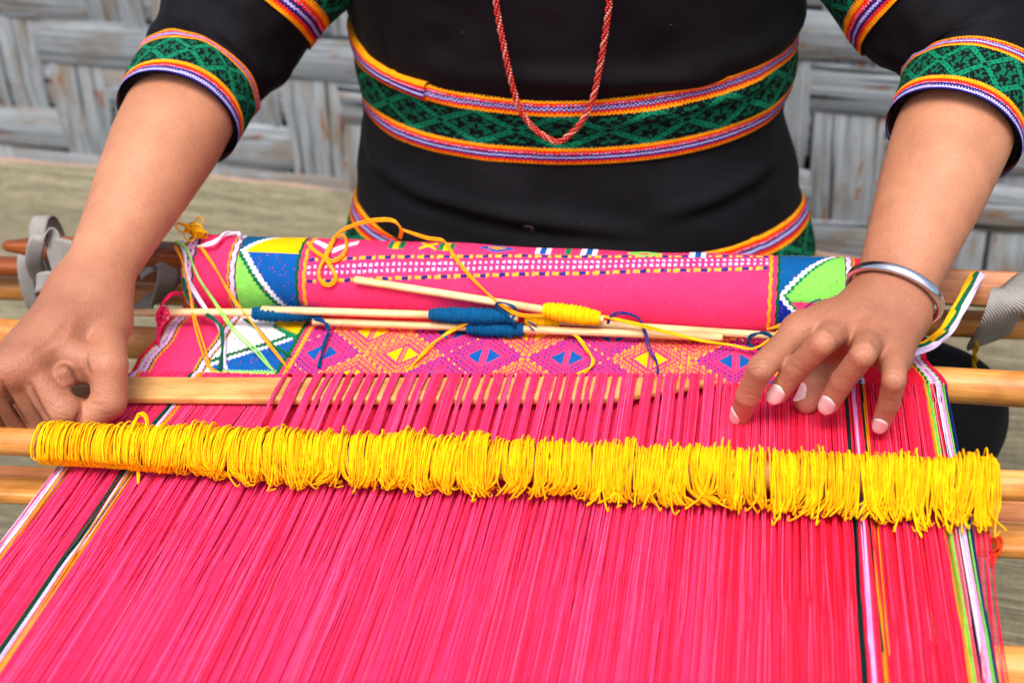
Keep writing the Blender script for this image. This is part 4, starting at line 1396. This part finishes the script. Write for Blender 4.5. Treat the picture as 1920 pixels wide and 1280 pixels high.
def build_body():
    allV, allF, allC = [], [], []
    n = 0
    up_r = nrm(np.array([-.25, -.35, .9]))
    webr = [(R_i[0] * .9 + RW * .1, R_t[1], .009, .009, .010), (R_t[0], R_i[0] * .6 + RW * .4, .012, .011, .012)]
    webl = [(L_t[1] + np.array([-.005, 0, 0]), L_m[0] * .75 + LW * .25, .0098, .0105, .006), (L_t[0], L_m[0] * .5 + LW * .5, .014, .013, .014),
            (PH(119, 699, .0445), PH(124, 714, .0395), .0060, .0058, .0026), (L_m[0] + np.array([0, 0, .0028]), L_m[0] + np.array([.001, .004, .0028]), .0102, .0095, .006), (L_m[1] + np.array([0, 0, .0026]), L_m[1] + np.array([.001, .004, .0026]), .0092, .0088, .006), (PH(143, 706, .037), PH(162, 704, .036), .0050, .0050, .005)]
    up_l = nrm(np.array([.1, -.3, .95]))
    for a in (make_arm(RW, RE, RS, R_fing, R_thumb, -1, up_r, webr, .00105, ([0, .1, .25, .45, .65, .85, 1], [.0222, .0235, .0275, .0330, .0364, .0372, .034])), make_arm(LW, LE, LS, L_fing, L_thumb, 1, up_l, webl, .00105, ([0, .1, .25, .40, .60, .82, 1], [.0208, .0222, .0262, .0310, .0364, .0380, .034]), kf=.0018, kk=.0005, kt=.007, kd=.0018)):
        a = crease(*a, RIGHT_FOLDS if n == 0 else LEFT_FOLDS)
        allV.append(a[0]); allF.append(a[1] + n); allC.append(a[2]); n += len(a[0])
    # trunk, neck and head, coarse: covered by the blouse or above the picture
    c = np.array([-.13, 1.075, 0])
    def fn(P):
        d = rc(P, c + (0, 0, -.15), c + (0, 0, .05), .115, .10)
        d = smin(d, rc(P, c + (-.05, 0, .1), c + (-.06, .01, .30), .10, .085), .05)
        d = smin(d, rc(P, c + (.05, 0, .1), c + (.06, .01, .30), .10, .085), .05)
        d = smin(d, rc(P, LS, RS, .05, .05), .04)
        d = smin(d, rc(P, c + (0, 0, .36), c + (0, -.02, .47), .055, .05), .03)
        d = smin(d, rc(P, c + (0, -.025, .50), c + (0, .0, .60), .062, .085), .03)
        d = smin(d, rc(P, c + (0, -.10, .535), c + (0, -.092, .565), .012, .008), .012)
        d = smin(d, rc(P, c + (0, -.075, .475), c + (0, -.07, .49), .025, .028), .02)
        for s in (-1, 1):
            d = smin(d, rc(P, c + (s * .078, .0, .54), c + (s * .08, .005, .57), .008, .011), .008)
        return d
    V, F = surface_nets(fn, c - (.32, .2, .30), c + (.32, .2, .72), .009, 2)
    allV.append(V); allF.append(F + n); allC.append(np.tile(np.array((204, 142, 112.)), (len(V), 1)))
    V, F, Cc = np.concatenate(allV), np.concatenate(allF), np.concatenate(allC)
    body = mesh_np('body', V, F, M_skin, person, np.hstack([lin(np.clip(Cc, 0, 255)), np.ones((len(Cc), 1))]), 'POINT')
    view = lambda p: nrm(CAM - p)
    # nails face the viewer and up
    nail(R_i, R_fing[0][1][3], np.array([-.75, -.35, -.1]), .0105, .0130, body)
    nail(R_m, R_fing[1][1][3], view(R_m[3]) + np.array([-.1, 0, .15]), .0102, .0160, body)
    nail(R_r, R_fing[2][1][3], view(R_r[3]) + np.array([-.1, 0, .15]), .0102, .0160, body)
    nail(R_p, R_fing[3][1][3], view(R_p[3]) + np.array([0, 0, .1]), .0088, .0138, body)
    nail(R_t, R_thumb[1][3], np.array([-.95, -.45, .1]), .0110, .0135, body)
    # hair
    def fh(P):
        d = rc(P, c + (0, .02, .56), c + (0, .015, .62), .088, .082)
        d = smin(d, rc(P, c + (0, .09, .52), c + (0, .10, .55), .045, .05), .03)
        return smax(d, -rc(P, c + (0, -.10, .50), c + (0, -.11, .58), .075, .07), .02)
    V, F = surface_nets(fh, c + (-.16, -.14, .38), c + (.16, .22, .78), .008, 2)
    mesh_np('hair', V, F, M_hair, body)
build_body()

# ---------------- blouse: torso loft
TC = np.array([-.146, 1.062])
prof_z = np.array([-.20, -.12, -.06, -.02, .02, .055, .075, .095, .115, .14, .18, .24, .30, .345, .385, .41])
prof_a = np.array([.205, .203, .196, .188, .178, .171, .167, .1655, .166, .168, .171, .180, .182, .165, .110, .068])
prof_b = np.array([.135, .132, .128, .122, .117, .112, .108, .107, .113, .118, .122, .122, .112, .098, .075, .06])
def loft(th, z, off=0.):
    th, z = np.asarray(th, float), np.asarray(z, float)
    a = np.interp(z, prof_z, prof_a) + off
    b = np.interp(z, prof_z, prof_b) + off
    e = 2 / 2.12
    cx, sy = np.cos(th), np.sin(th)
    x = TC[0] + a * np.sign(cx) * np.abs(cx) ** e
    y = TC[1] - b * np.sign(sy) * np.abs(sy) ** e - .02 * sstep(.10, .30, z)
    return np.stack([x, y, z + 0 * x], -1)
def belt_rise(th):
    return .018 * (1 - np.clip(np.sin(th), -.2, 1))
def fold(th, z):
    """creases of the blouse, metres outward; th in (0,pi) is the front"""
    q = np.stack([np.cos(th) * 3.0, np.sin(th) * 2.2, z * 26], -1)
    d = .0035 * vnoise(q, 3) + .0018 * vnoise(q * 2.3, 4)
    u = np.degrees(th)
    def ridge(u0, z0, u1, z1, amp, wz):
        t = np.clip((u - u0) / (u1 - u0), 0, 1)
        zz = z0 + (z1 - z0) * t
        env = np.exp(-((t - .5) / .36) ** 4) * ((u - min(u0, u1)) * (u - max(u0, u1)) < 0)
        s = (z - zz) / wz
        return 1.6 * amp * env * (np.exp(-s * s) - .7 * np.exp(-(s + 1.5) ** 2))
    d += ridge(165, .060, 60, .020, .0035, .006) + ridge(15, .062, 70, .034, .0030, .006) + ridge(150, .012, 40, -.02, .003, .007)
    d += ridge(20, .128, 85, .108, .0045, .006) + ridge(160, .135, 95, .112, .003, .006) + ridge(110, .15, 40, .135, .0025, .008)
    # the bodice bags out just above the belt
    d += .0062 * np.exp(-((z - .144 - belt_rise(th)) / .012) ** 2) * (.6 + .4 * np.cos(th - .3))
    # stitched vertical seams
    for s in (38, 128):
        d -= .0012 * np.exp(-((u - s - 60 * (z - .02)) / .8) ** 2)
    return d
BELT = (.075, .130)
def build_blouse():
    nt, nz = 240, 150
    th = np.linspace(0, 2 * math.pi, nt, endpoint=False)
    z = np.linspace(-.20, .41, nz)
    T, Z = np.meshgrid(th, z, indexing='ij')
    V = loft(T, Z)
    c = np.stack([TC[0] + 0 * T, TC[1] + 0 * T, Z], -1)
    nn = V - c
    nn[..., 2] = 0
    nn /= np.linalg.norm(nn, axis=-1, keepdims=True)
    V = V + nn * fold(T, Z)[..., None]
    blouse = grid_mesh('blouse', V, M_black, person, closed_u=True)
    return blouse
blouse = build_blouse()
TR_OR, TR_RD, TR_NV, TR_LV, TR_GR, TR_BK = [np.array(c, float) for c in ((252, 160, 16), (232, 48, 14), (34, 20, 100), (188, 184, 240), (8, 104, 72), (8, 20, 20))]
EDGE = [(0, .17, TR_OR), (.17, .37, TR_RD), (.37, .49, TR_NV), (.49, .59, TR_LV), (.59, .69, TR_NV), (.69, .84, TR_RD), (.84, 1.01, TR_OR)]
def trim_cols(nu, nv, lay, ulen, width, period=.049):
    """lay: list of (v0, v1, 'edge' or 'green')"""
    u = (np.arange(nu) + .5)[:, None] / nu * ulen
    v = (np.arange(nv) + .5)[None] / nv + 0 * u
    v = v + .007 * np.sign(np.sin(u * 2 * math.pi / .0024))
    u = u + 0 * v
    col = np.tile(TR_BK, (nu, nv, 1))
    for v0, v1, kind in lay:
        m = (v >= v0) & (v < v1)
        q = (v - v0) / (v1 - v0)
        if kind == 'edge':
            for a, b, c in EDGE:
                mm = m & (q >= a) & (q < b)
                col[mm] = c
            mm = m & (q > .30) & (q < .36) & (np.floor(u / .0011) % 2 == 0)
            col[mm] = TR_LV
        else:
            k = u / period
            vv = (q - .5) * 1.0
            a1 = np.abs((k + vv) - np.round(k + vv)); a2 = np.abs((k - vv) - np.round(k - vv))
            lattice = (np.minimum(a1, a2) < .085) & ((np.minimum(a1, a2) > .02) | (np.floor(u / .0012) % 3 > 0))
            kc = k - .5 - np.floor(k - .5) - .5
            rr = np.abs(kc) + np.abs(vv)
            nz_ = vnoise(np.stack([np.round(np.abs(kc) * 26) * .62, np.round(np.abs(vv) * 26) * .62, 0 * u], -1), 8)
            star = (nz_ > .08) & (np.minimum(a1, a2) > .135)
            centre = (rr < .07)
            col[m] = TR_BK
            col[m & star] = TR_GR * .92
            col[m & lattice] = TR_GR * 1.18
            col[m & centre] = TR_BK
    col *= (1 + np.random.default_rng(5).normal(0, .05, (nu, nv, 1)))
    return lin(np.clip(col, 0, 255))
def belt_band(name, z0, z1, lay, nv=92, off=.0045, tilt=None, t0=-25, t1=205, parent=None):
    nu = 820
    th = np.radians(np.linspace(t0, t1, nu + 1))
    v = np.linspace(0, 1, nv + 1)
    T, Vv = np.meshgrid(th, v, indexing='ij')
    Z = z1 + (z0 - z1) * Vv + (0 if tilt is None else tilt(T, Vv))
    P = loft(T, Z)
    nn = P - np.stack([TC[0] + 0 * T, TC[1] + 0 * T, Z], -1)
    nn[..., 2] = 0
    nn /= np.linalg.norm(nn, axis=-1, keepdims=True)
    f = fold(T, Z)
    P = P + nn * (off * np.sin(np.clip(Vv * 1.0, 0, 1) * math.pi)[..., None] ** .25 + (.6 * np.clip(f, -.001, .006))[..., None] - .0008)
    # pleat where the band is overlapped
    ln = .55
    return grid_mesh(name, P, M_trim, parent, trim_cols(nu, nv, lay, ln, abs(z1 - z0)))
LAY3 = [(0, .22, 'edge'), (.22, .73, 'green'), (.73, 1.0, 'edge')]
belt_band('waist_band', BELT[0], BELT[1], LAY3, tilt=lambda T, v: .002 * np.sin(3 * T) * (1 - v) + .002 * np.cos(T) + belt_rise(T), parent=blouse)
belt_band('belt_fold', BELT[1] - .012, BELT[1] + .001, [(0, 1.01, 'edge')], nv=40, off=.0058, t0=122, t1=188, tilt=lambda T, v: belt_rise(T) + .005 * sstep(2.2, 3.0, T) - .004 * (1 - sstep(2.13, 2.35, T)) * v, parent=blouse)
belt_band('hem_band', -.050, .006, [(0, .30, 'edge'), (.30, .8, 'green'), (.8, 1., 'edge')], off=.004, tilt=lambda T, v: .003 * np.cos(2 * T), parent=blouse)

# ---------------- sleeves
def build_sleeve(W, E, Sh, side):
    ax = nrm(E - W)
    ext = .064 if side == 0 else .074
    end = E - ax * ext
    key = [end, E - ax * .016, E + (Sh - E) * .10, E + (Sh - E) * .35, E + (Sh - E) * .62, E + (Sh - E) * .88, Sh + (Sh - E) * .06]
    rad = np.array([.0428, .0465, .053, .0590, .0620, .064, .060])
    n = 110
    C = spline(key, n)
    Rr = np.interp(np.linspace(0, 1, n), np.linspace(0, 1, len(rad)), rad)
    T = np.gradient(C, axis=0)
    T /= np.linalg.norm(T, axis=1, keepdims=True)
    A = np.cross(T, np.array([0, 0, 1.]))
    A /= np.linalg.norm(A, axis=1, keepdims=True)
    B = np.cross(A, T)
    def surf(s, th, off=0., creases=True):         # s 0..1 along, th around
        i = np.clip(s * (n - 1), 0, n - 1.001)
        k = i.astype(int); f = (i - k)[..., None]
        c = C[k] * (1 - f) + C[k + 1] * f
        a = A[k] * (1 - f) + A[k + 1] * f
        b = B[k] * (1 - f) + B[k + 1] * f
        r = np.interp(s, np.linspace(0, 1, len(rad)), rad)
        q = np.stack([np.cos(th) * 1.8 + side * 7, np.sin(th) * 1.8, s * 9], -1)
        cr = .0045 * vnoise(q, 12) + .002 * vnoise(q * 2.1, 13)
        cr = cr + .003 * np.sin(s * 26 + 2.2 * np.cos(th - .6)) * np.exp(-((s - .38) / .2) ** 2) * np.clip(-np.sin(th) + .6, 0, 1)
        r = r + cr * sstep(.05, .2, s) + off
        return c + (a * np.cos(th)[..., None] + b * np.sin(th)[..., None]) * r[..., None]
    nu = 130
    th = np.linspace(0, 2 * math.pi, nu, endpoint=False)
    s = np.linspace(.012, 1, n)
    Tt, Ss = np.meshgrid(th, s, indexing='ij')
    V = surf(Ss, Tt)
    inner = surf(np.full((nu, 6), 0.) + np.linspace(.012, .2, 6)[None], np.repeat(th[:, None], 6, 1), -.0035)
    V = np.concatenate([inner[:, ::-1], V], 1)
    sl_ = grid_mesh('sleeve', V, M_black, blouse, closed_u=True)
    def band(name, s0, s1, lay, wob, off=.0022):
        nu2, nv2 = 420, 80
        th2 = np.linspace(0, 2 * math.pi, nu2 + 1)
        v = np.linspace(0, 1, nv2 + 1)
        T2, V2 = np.meshgrid(th2, v, indexing='ij')
        S2 = s1 + (s0 - s1) * V2 + wob(T2) * (1 - V2)
        P = surf(np.clip(S2, 0, 1), T2, off)
        grid_mesh(name, P, M_trim, sl_, trim_cols(nu2, nv2, lay, .34, .045, .034))
    band('cuff_band', -.0, .165 if side == 0 else .145, [(0, .22, 'edge'), (.22, .78, 'green'), (.78, 1.10, 'edge')], lambda t: .012 * np.sin(t * 2 + side))
    band('upper_band', .405, .565, [(0, .24, 'edge'), (.24, .70, 'green'), (.70, 1.01, 'edge')], lambda t: .01 * np.sin(t + side))
def build_lint():
    for x, y, kind in ((992, 428, 1), (1178, 372, 0), (908, 318, 0), (866, 62, 0), (1255, 48, 0), (1092, 420, 0)):
        p = torso_front(x, y, .0030)
        if kind:
            pts = [p + np.array(v) for v in ((-.004, 0, .001), (-.001, -.001, .0022), (.003, -.001, .0010), (.0032, 0, -.001), (.001, 0, -.0016))]
        else:
            pts = [p, p + np.array([.0008, -.0005, .0008]), p + np.array([.0018, 0, .0004])]
        tube('lint', pts, .00022 if kind else .00015, M_yarn, blouse, 14, 5, col=(100, 82, 70))
build_sleeve(LW, LE, LS, 0)
build_sleeve(RW, RE, RS, 1)

# ---------------- skirt over the folded legs
def build_skirt():
    hipL, hipR = np.array([-.21, 1.06, -.15]), np.array([-.05, 1.06, -.15])
    kR = PH(1765, 775, -.105)
    kL = np.array([-.40, .80, -.125])
    def fn(P):
        d = rc(P, hipL, hipR, .095, .095)
        d = smin(d, rc(P, hipR, kR, .085, .050), .05)
        d = smin(d, rc(P, hipL, kL, .085, .048), .05)
        d = smin(d, rc(P, kR + (-.012, 0, -.03), np.array([-.10, .74, -.185]), .048, .04), .03)
        d = smin(d, rc(P, kL + (.012, 0, -.03), np.array([-.20, .72, -.185]), .046, .04), .03)
        q = P * 22
        d = d + .004 * vnoise(q, 31).astype(np.float32)
        return smax(d, FLOOR + .006 - P[:, 2], .01)
    V, F = surface_nets(fn, (-.52, .62, FLOOR - .01), (.24, 1.20, -.02), .006, 2)
    sk = mesh_np('skirt', V, F, M_black, person)
build_skirt()

# ================================================================== NECKLACE AND BANGLE
def torso_front(px, py, off):
    r = ray(px, py)
    lo_, hi_ = .5, 1.5
    ts = np.linspace(.6, 1.3, 700)
    for t in ts:
        p = CAM + r * t
        z = p[2]
        a = np.interp(z, prof_z, prof_a) + off; b = np.interp(z, prof_z, prof_b) + off
        yc = TC[1] - .02 * sstep(.10, .30, z)
        if abs((p[0] - TC[0]) / a) ** 2.12 + abs((p[1] - yc) / b) ** 2.12 < 1:
            return p
    return CAM + r * 1.0
build_lint()
def build_necklace():
    pix = [(926, -40), (932, 20), (945, 90), (958, 150), (975, 205), (1000, 240), (1032, 262), (1047, 266), (1062, 258), (1088, 232), (1110, 190), (1124, 130), (1134, 70), (1142, 10), (1146, -40)]
    pts = [torso_front(x, y, .013) for x, y in pix]
    up = [pts[0] + np.array([-.01, .0, .10]), pts[0] + np.array([-.005, -.004, .05])]
    dn = [pts[-1] + np.array([.005, -.004, .05]), pts[-1] + np.array([.01, .0, .10])]
    nape = np.array([-.131, 1.14, .405])
    allp = [nape, np.array([-.19, 1.06, .42])] + up + pts + dn + [np.array([-.07, 1.06, .42]), nape]
    base = spline(allp, 2600)
    seg = np.concatenate([[0], np.cumsum(np.linalg.norm(np.diff(base, axis=0), axis=1))])
    root = empty('necklace', pts[7], 'long twisted necklace of tiny red and silver beads hanging over the belt', 'necklace')
    bead = .0021
    me_t = []
    t0 = (1 + 5 ** .5) / 2
    ico = np.array([(-1, t0, 0), (1, t0, 0), (-1, -t0, 0), (1, -t0, 0), (0, -1, t0), (0, 1, t0), (0, -1, -t0), (0, 1, -t0), (t0, 0, -1), (t0, 0, 1), (-t0, 0, -1), (-t0, 0, 1)])
    ico /= np.linalg.norm(ico[0])
    tri = np.array([(0, 11, 5), (0, 5, 1), (0, 1, 7), (0, 7, 10), (0, 10, 11), (1, 5, 9), (5, 11, 4), (11, 10, 2), (10, 7, 6), (7, 1, 8), (3, 9, 4), (3, 4, 2), (3, 2, 6), (3, 6, 8), (3, 8, 9), (4, 9, 5), (2, 4, 11), (6, 2, 10), (8, 6, 7), (9, 8, 1)])
    for k, (mt, nm) in enumerate(((M_bead_red, 'bead_strand'), (M_bead_pale, 'bead_strand'), (M_bead_red, 'bead_strand'))):
        s = np.arange(0, seg[-1], bead * .95)
        c = np.stack([np.interp(s, seg, base[:, i]) for i in range(3)], -1)
        T = np.gradient(c, axis=0); T /= np.linalg.norm(T, axis=1, keepdims=True)
        A = np.cross(T, (0, 1, 0.2)); A /= np.linalg.norm(A, axis=1, keepdims=True)
        B = np.cross(T, A)
        a = s / .020 * 2 * math.pi + k * 2 * math.pi / 3
        c = c + (A * np.cos(a)[:, None] + B * np.sin(a)[:, None]) * .0014
        V = (c[:, None] + ico[None] * bead * .56).reshape(-1, 3)
        F = (tri[None] + (np.arange(len(c)) * 12)[:, None, None]).reshape(-1, 3)
        o = mesh_np(nm, V, F, mt, root)
        o['kind'] = 'stuff'
build_necklace()
def build_bangle():
    ax = nrm(RE - RW)
    ax = nrm(ax + np.array([.10, 0, -.05]))
    up = nrm(np.array([-.25, -.35, .9]))
    lat = nrm(np.cross(ax, up))
    up = np.cross(lat, ax)
    c = RW + ax * .012 + up * .001
    th = np.radians(np.linspace(-65, 245, 140))
    ra, rb = .0300, .0250
    path = c + np.cos(th)[:, None] * lat * ra + np.sin(th)[:, None] * up * rb
    T = np.gradient(path, axis=0); T /= np.linalg.norm(T, axis=1, keepdims=True)
    Nn = path - c; Nn /= np.linalg.norm(Nn, axis=1, keepdims=True)
    Bn = np.cross(T, Nn)
    sec = np.radians(np.linspace(0, 360, 16, endpoint=False))
    k = np.clip(np.minimum(np.arange(140), np.arange(140)[::-1]) / 4, .25, 1)
    V = path[:, None] + (Nn[:, None] * (np.sin(sec) * .0022)[None, :, None] + Bn[:, None] * (np.cos(sec) * .0036)[None, :, None]) * k[:, None, None]
    idx = np.arange(140 * 16).reshape(140, 16)
    a, b = idx[:-1], idx[1:]
    F = np.stack([a, np.roll(a, -1, 1), np.roll(b, -1, 1), b], -1).reshape(-1, 4)
    tag(mesh_np('bangle', V.reshape(-1, 3), F, M_silver), 'plain silver bangle worn on the wrist of the open hand', 'bangle')
build_bangle()
